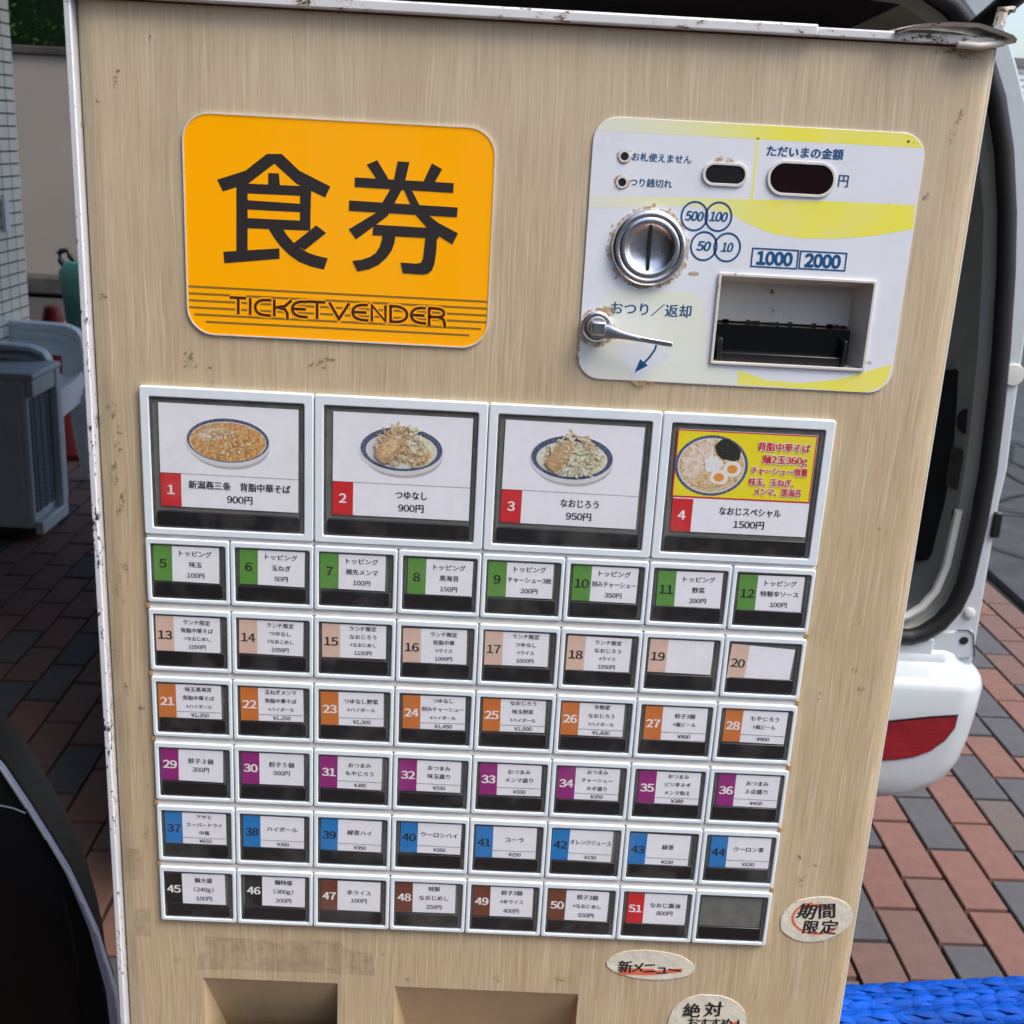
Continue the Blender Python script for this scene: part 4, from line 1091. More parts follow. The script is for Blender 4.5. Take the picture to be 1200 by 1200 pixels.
rear = ringed([BO, mir(wl)], YV, .03, M['van_white'], 'rear_frame', .004)
# sides, roof: loft the outline forward
mb = MB()
rings = []
for y, sx, sz in ((YV + .027, 1, 1), (YV + .10, 1.008, 1.004), (YV + 1.6, 1.01, 1.01), (YV + 2.6, 1.0, 1.0), (YV + 3.0, .96, .80)):
    rings.append([Vector((XC + (x - XC) * sx, y, .45 + (z - .45) * sz)) for x, z in BO])
mb.loft(rings, 0, False); mb.V; mb.build('body_shell', M['van_white'], van, W0, smooth=True)
# weatherstrip as a fat rubber tube following the aperture
path = [((a[0] + b_[0]) / 2, (a[1] + b_[1]) / 2) for a, b_ in zip(wl, wi2)]
full = mir(path)
fp = [(x, YV - .006, z) for x, z in full]; fp.append(fp[0])
mb = MB(); mb.tube(fp, .0160, 10, cap=False, up=Vector((0, 1, 0)))
mb.build('weatherstrip', M['rubber'], van, W0, smooth=True)
# inner lip and D-pillar trim: loft inward
def inner(loop, y, ins): return [Vector((XC + (x - XC) * (1 - ins), y, 1.28 + (z - 1.28) * (1 - ins))) for x, z in loop]
IL = mir(wi2)
mb = MB(); mb.loft([inner(IL, YV + .004, .0), inner(IL, YV + .02, .004), inner(IL, YV + .03, .022)], 0, False)
mb.build('aperture_lip', M['trim_grey'], van, W0, smooth=True)
mb = MB(); mb.tube([(x - .022, YV + .012, z + .018) for x, z in [(.80, .7449)] + wsi[:6]], .008, 8, up=Vector((0, 1, 0))); mb.build('sill_lip', M['van_jamb'], van, W0, smooth=True)
TR = [v for v in IL if v[1] > .0]
mb = MB()
R1, R2, R3 = inner(IL, YV + .030, .022), inner(IL, YV + .30, .060), inner(IL, YV + .32, .085)
n = len(R1); F = []
V = R1 + R2 + R3
mb.loft([R1, R2, R3], 0, False)
for k, f in enumerate(mb.F):
    c_ = sum((mb.V[i] for i in f), Vector()) / len(f)
    if c_.z > 1.5 and c_.x < XC + .50: mb.I[k] = 1  # header faces coloured near black, painting in the dark interior
mb.build('pillar_trim', [M['trim_grey'], mat('darkened_header_trim', (.02, .021, .022), .7)], van, W0, smooth=True)
mb = MB(); mb.loft([inner(IL, YV + .322, .086), inner(IL, YV + .34, .075), inner(IL, YV + 2.3, .10)], 0, True)
# the last ring closes the cabin with dark seats
mb.F.pop(-2); mb.I.pop(-2)
mb.build('cabin_lining', M['trim_dark'], van, W0, smooth=True)
mb = MB(); mb.box((XC - .66, YV + .05, .745), (XC + .66, YV + 2.2, .772)); mb.build('cargo_mat', M['carpet'], van, W0)
# side window seen from inside with its black seal
for s in (1,):
    xw = XC + .665
    P = [(YV + .34, 1.34), (YV + .90, 1.34), (YV + .90, 1.66), (YV + .37, 1.66)]
    mb = MB(); mb.add([(xw + .02 - .08 * (z - 1.34), y, z) for y, z in P], [(0, 1, 2, 3)]); mb.build('side_window', M['glass'], van, W0)
# trim features on the right pillar: holes, warning label, clip
def on_trim(u, v):
    """point where the sight line meets the pillar trim surface"""
    lo, hi = YV + .03, YV + .30
    best = None
    for k in range(120):
        y = lo + (hi - lo) * k / 119; ins = .022 + (.060 - .022) * k / 119
        p = at(u, v, y)
        Q = [q for q in inner(wsi, y, ins)]
        for a, b_ in zip(Q, Q[1:]):
            if (a.z - p.z) * (b_.z - p.z) <= 0 and abs(a.z - b_.z) > 1e-6:
                xx = a.x + (b_.x - a.x) * (p.z - a.z) / (b_.z - a.z)
                if best is None or abs(xx - p.x) < best[0]: best = (abs(xx - p.x), p)
    return best[1]
def trim_patch(px, m, name, par=van, lift=.004):
    P = [on_trim(*q) for q in px]; c_ = sum(P, Vector()) / len(P)
    P = [p + (CAM - c_).normalized() * lift for p in P]
    mb = MB(); k = len(P)
    n_ = Vector((-.75, -.66, 0)).normalized()
    c_ = sum(P, Vector()) / k
    P = [p - n_ * (p - c_).dot(n_) for p in P]
    mb.add(P + [p - n_ * .003 for p in P], [tuple(range(k))] + [(j, (j + 1) % k, k + (j + 1) % k, k + j) for j in range(k)])
    return mb.build(name, m, van, W0)
trim_patch([(1132 + 7.5 * math.cos(R(t)), 494 + 15 * math.sin(R(t))) for t in range(0, 360, 24)], M['void'], 'lock_hole')
trim_patch([(1121 + 5 * math.cos(R(t)), 605 + 10 * math.sin(R(t))) for t in range(0, 360, 24)], M['void'], 'lock_hole')
trim_patch([(1118, 522), (1144, 537), (1136, 583), (1111, 568)], mat('black_warning_label', (.02, .02, .018), .3, col2=(.06, .06, .05), vscale=90), 'warning_label', lift=.016)
trim_patch([(1110, 434), (1117, 434), (1123, 440), (1124, 452), (1120, 490), (1110, 560), (1098, 632), (1093, 648), (1086, 656), (1074, 657), (1074, 560), (1084, 470)], M['void'], 'inner_seal_gap', lift=.02)
# lower jamb with lamp bracket plate, recess and bolt hole
mb = MB()
a_ = lambda u, v: (lambda p: (p.x, p.z))(at(u, v, YV))
sheet('jamb_plate', [[a_(1066, 757), a_(1103, 740), a_(1138, 738), a_(1139, 768), a_(1100, 772), a_(1060, 768)]], YV - .006, .006, M['van_white'], van, .001)
mb = MB(); mb.tube([(*[a_(u, v)[0]], YV - .007, a_(u, v)[1]) for u, v in ((1120, 737), (1134, 737), (1139, 742), (1140, 768))], .0013, 6); mb.build('panel_gap', M['void'], van, W0)
c_ = a_(1128, 749); mb = MB(); ngon(mb, ell(c_[0], c_[1], .0085, .0078, 20), YV - .0072); mb.build('bolt_hole', M['void'], van, W0)
c_ = a_(1136, 718); mb = MB(); mb.lathe([(.010, 0), (.010, -.004), (.006, -.006), (.001, -.006)], YA, Vector((c_[0], YV, c_[1])), 20); mb.build('grommet', M['van_jamb'], van, W0, smooth=True)
# tail lamp notch on the flank
mb = MB(); P = [at(1166, 600, YV - .002), at(1166, 630, YV - .002)]
mb.box((1.112, YV - .006, P[1].z), (1.128, YV + .03, P[0].z)); mb.build('latch_pocket', M['black'], van, W0, bevel=.003)
mb = MB(); c_ = at(1187, 439, YV)
mb.lathe([(.020, 0), (.018, -.005), (.001, -.006)], YA, Vector((c_.x, YV, c_.z)), 24); mb.build('bump_stop', M['van_jamb'], van, W0, smooth=True)
# bumper: profile swept across the back with rounded corner
mb = MB()
def brow(z, yb, halfw, rc):
    P = []
    n_ = 15
    for k in range(n_):
        t = R(90 * k / (n_ - 1)); P.append((XC - halfw + rc - rc * math.cos(t) * 1.0, yb + rc - rc * math.sin(t)))
    Q = [(2 * XC - x, y) for x, y in P[::-1]]
    L_ = [(XC - halfw, yb + .45)] + P + Q + [(XC + halfw, yb + .45)]
    return [Vector((x, y, z)) for x, y in L_]
HW = 1.139 - XC
prof = [(.716, .060, HW - .036, .05), (.713, .016, HW - .034, .05), (.705, .008, HW - .030, .05), (.690, .005, HW - .026, .05), (.684, -.004, HW - .020, .06), (.677, -.032, HW - .008, .06), (.669, -.044, HW - .003, .06), (.655, -.050, HW, .06), (.60, -.052, HW - .005, .06), (.55, -.053, HW - .012, .06), (.51, -.053, HW - .020, .06), (.475, -.052, HW - .034, .065), (.450, -.049, HW - .058, .07), (.432, -.042, HW - .095, .08), (.421, -.022, HW - .14, .09), (.419, .05, HW - .16, .09)]
mb.loft([brow(z, YV - .02 + dy, hw, rc) for z, dy, hw, rc in prof], 0, False, closed=False)
bmp = mb.build('rear_bumper', M['van_white'], van, W0, smooth=True)
# bumper reflector, curving with the corner
def on_bumper(u, v):
    y = YV - .068
    for _ in range(12):
        p = at(u, v, y); rc = .062; hw = HW - .004
        xr = p.x - (XC + hw - rc)
        y = (YV - .070) + (rc - math.sqrt(max(rc * rc - min(max(xr, 0), rc * .98) ** 2, 0)) if xr > 0 else 0)
    return at(u, v, y)
top_ = [(1030, 846), (1050, 844), (1070, 842), (1090, 840), (1105, 839), (1121, 838)]
bot_ = [(1030, 889), (1050, 888), (1070, 885), (1090, 878), (1105, 866), (1117, 851)]
for nm, m_, grow, lift in (('reflector_seat', M['black'], 1.6, .003), ('rear_reflector', M['lamp_red'], 0, .006)):
    mb = MB(); V = []
    for (u, v), (u2, v2) in zip(top_, bot_):
        g_ = grow if u < 1115 else grow
        for t in (0, .5, 1):
            p = on_bumper(u + (u2 - u) * t + (g_ if u > 1100 else 0), v + (v2 - v) * t + (g_ if t == 1 else -g_ if t == 0 else 0)); V.append(p + Vector((0, -lift, 0)))
    F = [(i * 3 + j, i * 3 + j + 1, i * 3 + j + 4, i * 3 + j + 3) for i in range(5) for j in range(2)]
    mb.add(V, F); mb.build(nm, m_, bmp, W0, smooth=True)
# gas strut, tailgate, wheels
mb = MB(); p1, p2 = at(1141, 36, YV - .03), at(1203, -16, YV - .30)
mb.tube([p1, p2], .0155, 12); d_ = (p2 - p1); mb.tube([p2, p2 + d_ * 1.2], .009, 10)
mb.build('gas_strut', M['rubber'], van, W0, smooth=True)
mb = MB(); x0, x1 = XC - .68, XC + .68
mb.loft([[Vector((x0, YV - .02, 1.93)), Vector((x1, YV - .02, 1.93)), Vector((x1, YV - .02, 1.98)), Vector((x0, YV - .02, 1.98))],
         [Vector((x0, YV - .36, 2.45)), Vector((x1, YV - .36, 2.45)), Vector((x1, YV - .40, 2.50)), Vector((x0, YV - .40, 2.50))],
         [Vector((x0 + .1, YV - .56, 2.85)), Vector((x1 - .1, YV - .56, 2.85)), Vector((x1 - .1, YV - .60, 2.88)), Vector((x0 + .1, YV - .60, 2.88))]])
tg = mb.build('tailgate', M['van_white'], van, W0, bevel=.01)
for yy in (YV + .65, YV + 2.5):
    for sx in (-1, 1):
        mb = MB(); cx = XC + sx * .66
        mb.lathe([(.05, -.08), (.26, -.08), (.29, -.05), (.29, .05), (.26, .08), (.05, .08)], Vector((1, 0, 0)), Vector((cx, yy, .29)), 28)
        wh = mb.build('wheel', M['rubber'], van, W0, smooth=True)
        mb = MB(); mb.lathe([(.02, .082 * sx), (.19, .084 * sx), (.18, .06 * sx), (.02, .05 * sx)], Vector((1, 0, 0)), Vector((cx, yy, .29)), 20); mb.build('rim', M['steel'], wh, W0, smooth=True)
mb = MB(); mb.box((XC - .6, YV + .1, .30), (XC + .6, YV + 2.8, .44)); mb.build('underbody', M['black'], van, W0)
mb = MB(); mb.box((XC - .62, YV + 2.7, 1.15), (XC + .62, YV + 2.72, 1.6)); mb.build('windscreen', M['glass'], van, W0)
# jamb bolster behind the bumper top
mb = MB(); mb.box((XC - .70, YV - .012, .46), (XC + .70, YV - .002, .735)); mb.build('sill_panel', M['van_white'], van, W0, bevel=.003)

# ================================================================== LEFT BACKGROUND
# tiled pillar: square-ish glazed tiles as parts
TX, TY0, TY1, TZ = -1.92, 3.95, 4.72, 2.35
pil = thing('tiled_pillar', 'pillar faced with small pale glazed tiles and dark grout at the left edge', 'pillar', (TX - .3, 4.35, 0))
mb = MB(); mb.box((TX - .6, TY0, 0), (TX - .004, TY1 - .003, TZ)); mb.build('pillar_core', M['grout'], pil, W0)
tw, th = .0965, .0512
def tile_mesh():
    mb = MB(); a, b_ = tw / 2 - .0034, th / 2 - .0032
    mb.loft([[Vector((-.006, -a, -b_)), Vector((-.006, a, -b_)), Vector((-.006, a, b_)), Vector((-.006, -a, b_))],
             [Vector((.001, -a, -b_)), Vector((.001, a, -b_)), Vector((.001, a, b_)), Vector((.001, -a, b_))],
             [Vector((.002, -a + .001, -b_ + .001)), Vector((.002, a - .001, -b_ + .001)), Vector((.002, a - .001, b_ - .001)), Vector((.002, -a + .001, b_ - .001))]])
    return mb.mesh('tile', M['tile'])
tm_ = tile_mesh(); tl = []
for j in range(int(TZ / th)):
    for i in range(8):
        y = TY1 - tw / 2 - i * tw; z = .03 + (j + .5) * th
        p = project((TX, y, z)); vis = p and -12 < p[0] < 60 and -12 < p[1] < 600
        tl.append((0 if vis else 1, y, z))
tl.sort(key=lambda t: t[0]); mb = MB()
for n_, (h, y, z) in enumerate(tl):
    if n_ < 298 and not h:
        rr = random.Random(n_); link('tile', tm_, pil, (TX + rr.uniform(-.0006, .0006), y, z), (0, rr.uniform(-.012, .012), 0))
    else: mb.box((TX - .004, y - tw / 2 + .0025, z - th / 2 + .0025), (TX + .002, y + tw / 2 - .0025, z + th / 2 - .0025))
o = mb.build('tile_field', M['tile'], pil, W0); tag(o, kind='stuff')
mb = MB(); p = atx(6, 250, TX + .01); mb.box((TX + .003, p.y - .030, p.z - .075), (TX + .022, p.y + .022, p.z + .06)); mb.box((TX + .003, p.y - .006, p.z + .06), (TX + .012, p.y + .004, p.z + .08))
mb.build('wall_hook', M['bezel'], pil, W0, bevel=.004)
# grey rendered wall with hedge behind
gw = thing('grey_garden_wall', 'plain grey rendered wall with a dark coping behind the chairs', 'wall', (-4, 10.6, 0))
mb = MB(); mb.box((-9, 10.5, 0), (-1.2, 10.75, 2.06)); mb.build('wall_panel', M['wall_grey'], gw, W0)
mb = MB(); mb.box((-9, 10.46, 2.06), (-1.2, 10.8, 2.13)); mb.build('coping', M['dark_soil'], gw, W0, bevel=.01)
mb = MB(); mb.box((-9, 10.25, 0), (-1.2, 10.498, .16)); mb.build('plinth', M['dark_soil'], gw, W0, bevel=.02)
# hedge: many leaf faces on a woody mass
hd = thing('hedge', 'dense dark green hedge above the grey wall', 'hedge', (-5, 11.4, 0))
V = []; F = []; rr = random.Random(3)
for k in range(16000):
    x, y, z = rr.uniform(-8, -1.5), rr.uniform(10.95, 11.6), rr.uniform(1.2, 3.6)
    y -= .1 * math.sin(x * 3) * math.sin(z * 4)
    s_ = rr.uniform(.018, .04); a = Vector((rr.uniform(-1, 1), rr.uniform(-1, .2), rr.uniform(-1, 1))).normalized(); b_ = a.orthogonal().normalized(); c_ = a.cross(b_)
    p = Vector((x, y, z)); n_ = len(V)
    V += [p - b_ * s_, p + c_ * s_ * .5, p + b_ * s_, p - c_ * s_ * .5]; F.append((n_, n_ + 1, n_ + 2, n_ + 3))
link('foliage', mesh('foliage', V, F, M['leaf']), hd, W0)
mb = MB(); mb.box((-8, 11.25, 0), (-1.5, 11.6, 3.4)); mb.build('branch_mass', mat('hedge_depth', (.004, .012, .003), .9, spec=.1), hd, W0)
# unseen slabs and walls added to block light from the left zone
bl = thing('shade_canopy', 'unseen canopy and walls added to darken the left pavement', 'canopy', (-1.7, 5, 0))
mb = MB(); mb.box((-6, -2.4, 2.36), (-.36, 1.40, 2.56)); mb.box((-6, 1.402, 2.36), (.55, 5.2, 2.56)); mb.build('shade_slab', M['canopy'], bl, W0)
mb = MB(); mb.box((-6.0, -3, 0), (-5.8, 5.2, 2.35)); mb.build('shade_wall', M['canopy'], bl, W0)
mb = MB(); mb.box((-5.79, -2.3, 0), (-.32, -2.1, 2.35)); mb.build('shade_front', M['canopy'], bl, W0)  # unseen wall added to stop light coming from behind the camera

# air conditioner
ac = thing('air_conditioner_unit', 'pale weathered outdoor air conditioner unit standing on the brick pavement', 'air conditioner', (-1.9, 3.85, 0))
ax0, ax1, ay0, ay1, az0, az1 = -2.30, -1.555, 3.70, 3.98, .035, .625
mb = MB(); mb.box((ax0, ay0, az0), (ax1, ay1, az1)); mb.build('casing', M['ac'], ac, W0, bevel=.015, seg=3)
mb = MB(); mb.box((ax0 - .01, ay0 - .012, az1 - .004), (ax1 + .035, ay1 + .01, az1 + .022)); mb.build('top_cover', M['ac'], ac, W0, bevel=.010, seg=3)
mb = MB(); mb.box((ax1 + .001, ay1 - .05, az0 - .01), (ax1 + .032, ay1 + .002, az1 - .003)); mb.box((ax1 + .001, ay0, az0 - .02), (ax1 + .034, ay1, az0 + .03)); mb.box((ax1 + .001, ay0 + .0, az1 - .07), (ax1 + .028, ay1 - .05, az1 - .0035))
mb.build('side_frame', M['ac'], ac, W0, bevel=.006)
mb = MB(); mb.box((ax1 - .002, ay0 + .03, az0 + .06), (ax1 + .004, ay1 - .055, az1 - .085)); gr = mb.build('fin_grille', M['ac_dark'], ac, W0)
mb = MB()
for k in range(24): z = az0 + .075 + k * .018; mb.box((ax1 + .004, ay0 + .03, z), (ax1 + .007, ay1 - .055, z + .0025))
for k in range(3): y = ay0 + .06 + k * .06; mb.box((ax1 + .004, y, az0 + .06), (ax1 + .007, y + .003, az1 - .085))
mb.build('grille_bars', M['ac_dark'], gr, W0)
mb = MB(); mb.box((ax0 + .02, ay0 - .006, az0 + .03), (ax1 - .30, ay0 - .0005, az1 - .05)); mb.box((ax1 - .29, ay0 - .006, az0 + .03), (ax1 - .03, ay0 - .0005, az1 - .10)); mb.build('front_panel', M['ac'], ac, W0, bevel=.004)
mb = MB()
for sx in (ax0 + .1, ax1 - .12): mb.box((sx, ay0 - .03, 0), (sx + .06, ay1 + .03, .034))
mb.build('foot', M['black'], ac, W0)
mb = MB(); P = [gnd(u, v, .012) for u, v in ((-20, 612), (0, 617), (12, 622), (22, 627), (30, 626), (20, 630), (0, 628))]
cb_ = MB(); cb_.tube(P, .008, 8); o = cb_.build('black_cable', M['rubber'], None, smooth=True); tag(o, 'thin black cable lying on the bricks below the air conditioner', 'cable')

# stacked monobloc chairs
def chair_parts(label):
    t = thing('resin_armchair', label, 'chair', (0, 0, 0), 'stacked resin armchairs')
    H = .42
    mb = MB()
    n = 10; rows_ = []
    for k in range(n + 1):
        x = -.22 + .46 * k / n; z = H - .03 * math.sin(k / n * 3.14) + (.012 if k == n else 0); hw = .215 + .03 * k / n
        rows_.append([Vector((x, -hw, z - .012)), Vector((x, -hw, z + .012)), Vector((x, -hw * .5, z - .006)), Vector((x, 0, z - .008)), Vector((x, hw * .5, z - .006)), Vector((x, hw, z + .012)), Vector((x, hw, z - .012)), Vector((x, 0, z - .024))])
    mb.loft(rows_); mb.box((.225, -.235, H - .055), (.245, .235, H + .004)); mb.build('seat', M['chair'], t, W0, smooth=True)
    for s in (-1, 1):
        mb = MB()
        P = [(-.27, s * .215, .80), (-.235, s * .235, .74), (-.18, s * .25, .685), (-.10, s * .262, .638), (.0, s * .268, .625), (.10, s * .268, .622), (.17, s * .266, .618), (.212, s * .262, .600), (.228, s * .258, .575), (.236, s * .252, .50), (.238, s * .246, .42)]
        mb.band(P, [.045, .05, .055, .06, .065, .065, .068, .07, .072, .078, .085], [.022] * 11, up=Vector((0, 1, 0)), side=Vector((0, 1, 0)))
        P2 = [(p[0] + (.0 if k < 7 else -.028), p[1] - s * .018, p[2] - (.030 if k < 7 else .0)) for k, p in enumerate(P)]
        mb.band(P2, .012, [.045] * 7 + [.055, .06, .07, .08], up=Vector((0, 1, 0)), side=Vector((0, 1, 0)))
        mb.build('armrest', M['chair'], t, W0, smooth=True)
        for fx, fz in ((1, 0), (-1, 0)):
            mb = MB(); a0, a1 = (.225, .25) if fx > 0 else (-.22, -.27)
            w0, w1 = (.085, .045)
            mb.band([(a0, s * .243, H), (a0 + (a1 - a0) * .5, s * .252, H * .5), (a1, s * .262, 0)], [w0 * .5, .04, .03], [w0, .065, w1], up=Vector((0, 1, 0)), side=Vector((0, 1, 0)))
            mb.build('leg', M['chair'], t, W0, smooth=True)
    mb = MB()
    mb.band([(-.22, 0, H), (-.25, 0, H + .04)], .42, .02, side=Vector((0, 1, 0))); mb.band([(-.29, 0, .80), (-.30, 0, .85)], .44, .024, side=Vector((0, 1, 0)))
    for k in range(6): y = -.175 + k * .07; mb.band([(-.235, y, H + .02), (-.27, y, .62), (-.29, y, .81)], .045, .012, side=Vector((0, 1, 0)))
    for s in (-1, 1): mb.band([(-.23, s * .2, H), (-.27, s * .215, .62), (-.295, s * .215, .84)], .04, .02, side=Vector((0, 1, 0)))
    mb.build('backrest', M['chair'], t, W0, smooth=True)
    return t
CH_LOC = Vector((-1.855, 4.25, 0)); CH_ROT = R(5)
c0 = chair_parts('white resin armchair at the bottom of the stack, feet on the bricks')
c0.location = CH_LOC; c0.rotation_euler.z = CH_ROT
prev = c0
for k, lb in ((1, 'white resin armchair in the middle of the stack behind the air conditioner'), (2, 'topmost white resin armchair of the stack behind the air conditioner')):
    c1 = c0.copy(); COL.objects.link(c1); c1['label'] = lb
    c1.location = CH_LOC + Vector((.012 * k, 0, .036 * k))
    for ch in c0.children:
        d_ = ch.copy(); COL.objects.link(d_); d_.parent = c1

# traffic cone
cone = thing('traffic_cone', 'red traffic cone standing behind the stacked chairs', 'cone', (-1.93, 5.02, 0))
o_ = Vector((-1.93, 5.02, 0))
mb = MB(); mb.lathe([(.155, .03), (.150, .05), (.045, .66), (.042, .69), (.030, .705), (.001, .71)], Vector((0, 0, 1)), o_, 28); mb.build('cone_body', M['cone'], cone, W0, smooth=True)
mb = MB(); mb.box((o_.x - .2, o_.y - .2, 0), (o_.x + .2, o_.y + .2, .03)); mb.build('cone_base', M['cone'], cone, W0, bevel=.008)
# hand trolley with teal body and black loop handle
q = lambda u, v: at(u, v, 6.4)
ct = thing('hand_trolley', 'teal hand trolley with a black loop handle against the grey wall', 'trolley', (q(92, 340).x, 6.4, 0))
mb = MB(); mb.tube([q(84, 340), q(80, 318), q(70, 304), q(69, 297), q(72, 294), q(80, 293), q(82, 300), q(88, 306)], .017, 10); mb.build('loop_handle', M['black'], ct, W0, smooth=True)
a = q(86, 306); mb = MB(); rg = []
for z, w_, d_ in ((.32, .16, .12), (a.z - .25, .17, .13), (a.z - .06, .19, .14), (a.z, .15, .12)):
    rg.append([Vector((a.x + .12 + i * w_, 6.42 + j * d_, z)) for i, j in ((-1, -.6), (-.6, -1), (.6, -1), (1, -.6), (1, .6), (.6, 1), (-.6, 1), (-1, .6))])
mb.loft(rg); mb.build('tub', M['teal'], ct, W0, smooth=True)
mb = MB(); mb.tube([(a.x, 6.35, .1), (a.x, 6.35, .34)], .015); mb.tube([(a.x + .24, 6.35, .1), (a.x + .24, 6.35, .34)], .015)
for xx in (a.x - .02, a.x + .24): mb.lathe([(.02, -.02), (.1, -.02), (.1, .02), (.02, .02)], Vector((1, 0, 0)), Vector((xx, 6.4, .1)), 18)
mb.build('wheels', M['black'], ct, W0)

# ================================================================== BLACK BAG lower left
bag = thing('black_bag', 'tall black bag with a pale zip edge at the lower left corner', 'bag', (-.5, .45, 0))
E_ = [(-.165, .02), (-.160, .2), (-.158, .45), (-.1600, .62), (-.1644, .6598), (-.1668, .7031), (-.1740, .740), (-.1807, .7763), (-.1915, .812), (-.2028, .8464), (-.2200, .884), (-.2365, .9184), (-.2586, .9603), (-.290, 1.00), (-.34, 1.03), (-.42, 1.045)]
XB = -.52
loop = E_ + [(2 * XB - x, z) for x, z in E_[::-1]]
def bring(y, ins): return [Vector((XB + (x - XB) * (1 - ins), y + .006 * math.sin(z * 14 + x * 9), .5 + (z - .5) * (1 - ins * .7))) for x, z in loop]
mb = MB(); mb.loft([bring(.325, .30), bring(.330, .12), bring(.342, .03), bring(.356, .0), bring(.372, .004), bring(.40, .05), bring(.48, .14), bring(.56, .24), bring(.60, .34)])
mb.build('bag_body', M['bag'], bag, W0, smooth=True)
V = []; F = []
ws = [.010] * 5 + [.0095, .0085, .007, .0055, .0045, .0036, .0030, .0028, .0028, .0028, .0028]
for k, (x, z) in enumerate(E_):
    wq = ws[k]; V += [(x - wq * .2 + .001, .350, z), (x + wq, .348 + .002 * (k % 2), z + .0008), (x + wq * .9, .356, z)]
for k in range(len(E_) - 1):
    for j in range(2): F.append((k * 3 + j, k * 3 + j + 1, k * 3 + j + 4, k * 3 + j + 3))
zt_ = link('zip_tape', mesh('zip_tape', V, F, M['zip'], smooth=True), bag, W0)
mb = MB(); cum = 0
for (x, z), (x2, z2), wq in zip(E_, E_[1:], ws):
    L_ = math.hypot(x2 - x, z2 - z); n_ = max(1, int(L_ / .0022))
    for k in range(n_):
        t = (k + .5) / n_; px_, pz_ = x + (x2 - x) * t + wq, z + (z2 - z) * t
        mb.box((px_ - .0012, .3455, pz_ - .0007), (px_ + .0012, .3485, pz_ + .0007))
mb.build('zip_teeth', mat('white_zip_teeth', (.66, .70, .72), .4), zt_, W0)
mb = MB(); P = [at(u, v, .330) for u, v in ((-20, 938), (0, 944), (15, 947), (30, 953))]; mb.tube(P, .0008, 6); mb.build('seam_piping', M['zip'], bag, W0)
mb = MB(); P = [at(u, v, .336) for u, v in ((72, 1045), (82, 1090), (90, 1130), (92, 1200), (92, 1260))]; mb.tube(P, .0022, 8); mb.build('zip_flap_seam', M['bag'], bag, W0)

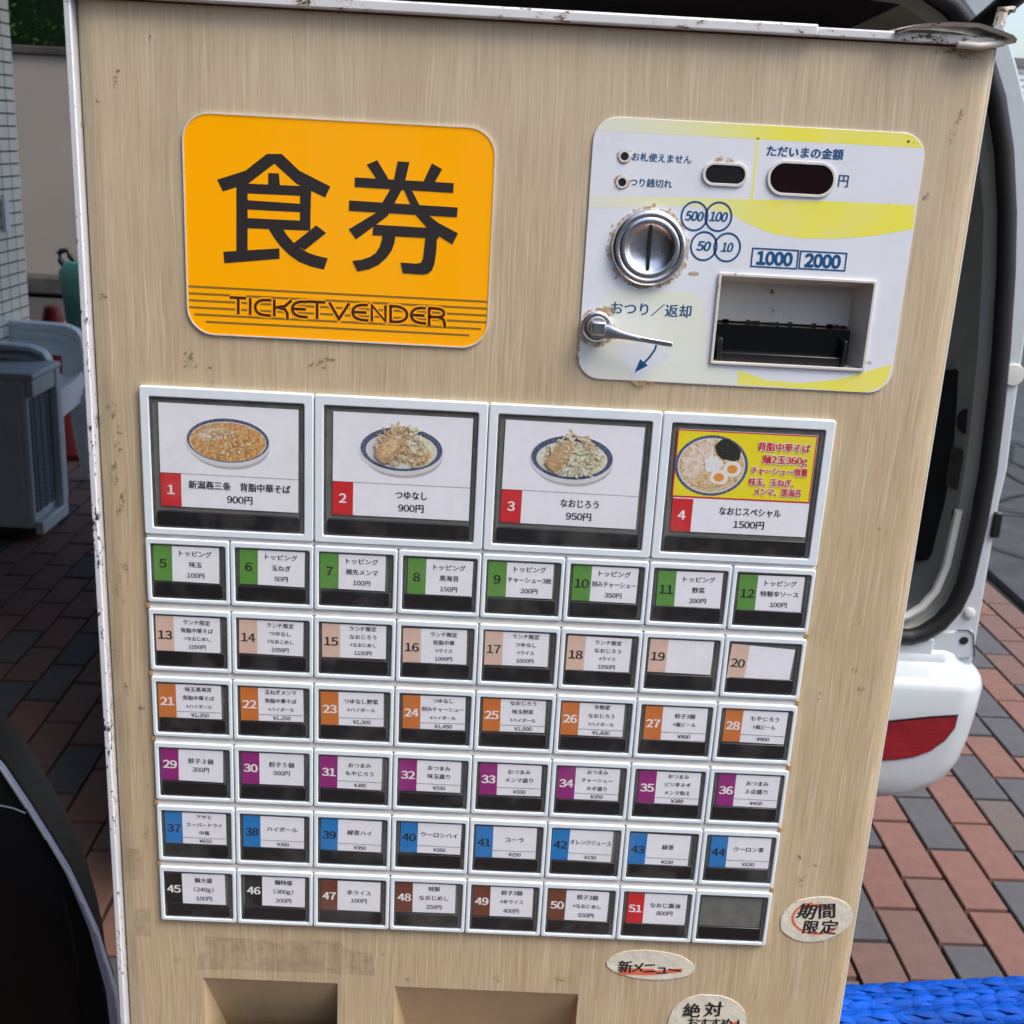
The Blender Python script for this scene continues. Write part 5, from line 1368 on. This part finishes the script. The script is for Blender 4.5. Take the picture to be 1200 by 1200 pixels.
# ================================================================== BLUE ROPE lower right, on a grey crate
cr = thing('grey_crate', 'grey crate under the blue rope, below the picture edge', 'crate', (.68, .30, 0))
mb = MB(); mb.box((.50, .12, .0), (.92, .25, .752)); mb.build('crate_body', M['ac_dark'], cr, W0, bevel=.01)
rp = thing('blue_rope_hank', 'hank of bright blue braided plastic rope at the lower right corner', 'rope', (.68, .25, .745))
def rope_pass(y, z, dz, ph, m, x0=.492, x1=.90, R_=.0108):
    """one pass of braided rope: overlapping lens-shaped strands round a core"""
    mb = MB(); mb.tube([(x0 + (x1 - x0) * k / 20, y, z + dz * (x1 - x0) * k / 20) for k in range(21)], R_ * .60, 10, up=Vector((0, 1, 0)))
    step = .0185; n_ = int((x1 - x0) / step); rr = random.Random(int(ph * 10))
    for k in range(n_ + 1):
        x = x0 + k * step
        for j in range(8):
            ang = 2 * math.pi * (j + (k % 2) * .5) / 8 + ph
            if math.cos(ang) < -.75: continue      # underside faces away from everything
            sg = 1 if (j + k) % 2 else -1
            L_ = .0192 * rr.uniform(.92, 1.08); ring = []
            ca, sa = math.cos(ang), math.sin(ang)
            nrm = Vector((0, -sa, ca)); tg = Vector((1, 0, 0)) + Vector((0, -ca, -sa)) * .14 * sg; tg.normalize(); sd_ = nrm.cross(tg)
            c_ = Vector((x + rr.uniform(-.001, .001), y, z + dz * (x - x0))) + nrm * R_ * .72
            for t, w_ in ((-1, .05), (-.8, .5), (-.4, .88), (0, 1), (.4, .88), (.8, .5), (1, .05)):
                ring.append([c_ + tg * t * L_ + nrm * (.0036 * (1 - t * t) - .0016) + (sd_ * math.cos(q_) * .0042 + nrm * math.sin(q_) * .0022) * w_ for q_ in [2 * math.pi * i / 7 for i in range(7)]])
            mb.loft(ring)
    mb.build('rope_pass', m, rp, W0, smooth=True)
k = 0
zr = at(985, 1168, .2).z
for lay_ in range(6):
    for row in range(2 if lay_ else 3):
        rope_pass(.182 + row * .0165 + (lay_ % 2) * .004, zr - .021 - lay_ * .0172 + (.003 if row == 1 else 0), .115, k * .7, M['rope']); k += 1

# building across the forecourt, seen only in the glossy panels
ob = thing('opposite_building', 'tiled building with tall windows facing the machine, behind the photographer', 'building', (2, -7.6, 0))
mb = MB(); mb.box((-5.5, -8, 0), (9, -7.5, 3.9)); mb.build('wall_body', mat('beige_tile_wall', (.34, .31, .27), .7, var=.1, vscale=3), ob, W0)
for k in range(9):
    x = -5.0 + k * 1.5
    for z0_, z1_ in ((.2, 2.2), (2.5, 3.4)):
        mb = MB(); mb.box((x, -7.498, z0_), (x + 1.0, -7.46, z1_)); wn = mb.build('window_frame', M['bezel'], ob, W0)
        mb = MB(); mb.box((x + .05, -7.458, z0_ + .05), (x + .47, -7.45, z1_ - .05)); mb.box((x + .53, -7.458, z0_ + .05), (x + .95, -7.45, z1_ - .05)); mb.build('pane', mat('window_pane', (.05, .06, .07), .05) if 'pane' not in M else M['pane'], wn, W0)

# ================================================================== RIGHT BACKGROUND
sb = thing('shuttered_building', 'pale building with a closed roller shutter across the road', 'building', (14, 21, 0))
mb = MB(); mb.box((4.5, 20.0, 3.10), (24, 24, 3.24)); mb.build('shutter_housing', M['dark_soil'] if False else mat('grey_housing', (.16, .155, .15), .7), sb, W0)
mb = MB(); mb.box((4.5, 20.12, 0), (24, 24, 3.10)); mb.build('wall_body', M['shutter'], sb, W0)
slm = MB(); slm.box((-9.6, -.03, 0), (9.6, .03, .075)); sl_me = slm.mesh('shutter_slat', M['shutter'])
for k in range(31): link('shutter_slat', sl_me, sb, (14.3, 20.08, .02 + k * .1))
print('objects', len(bpy.data.objects))
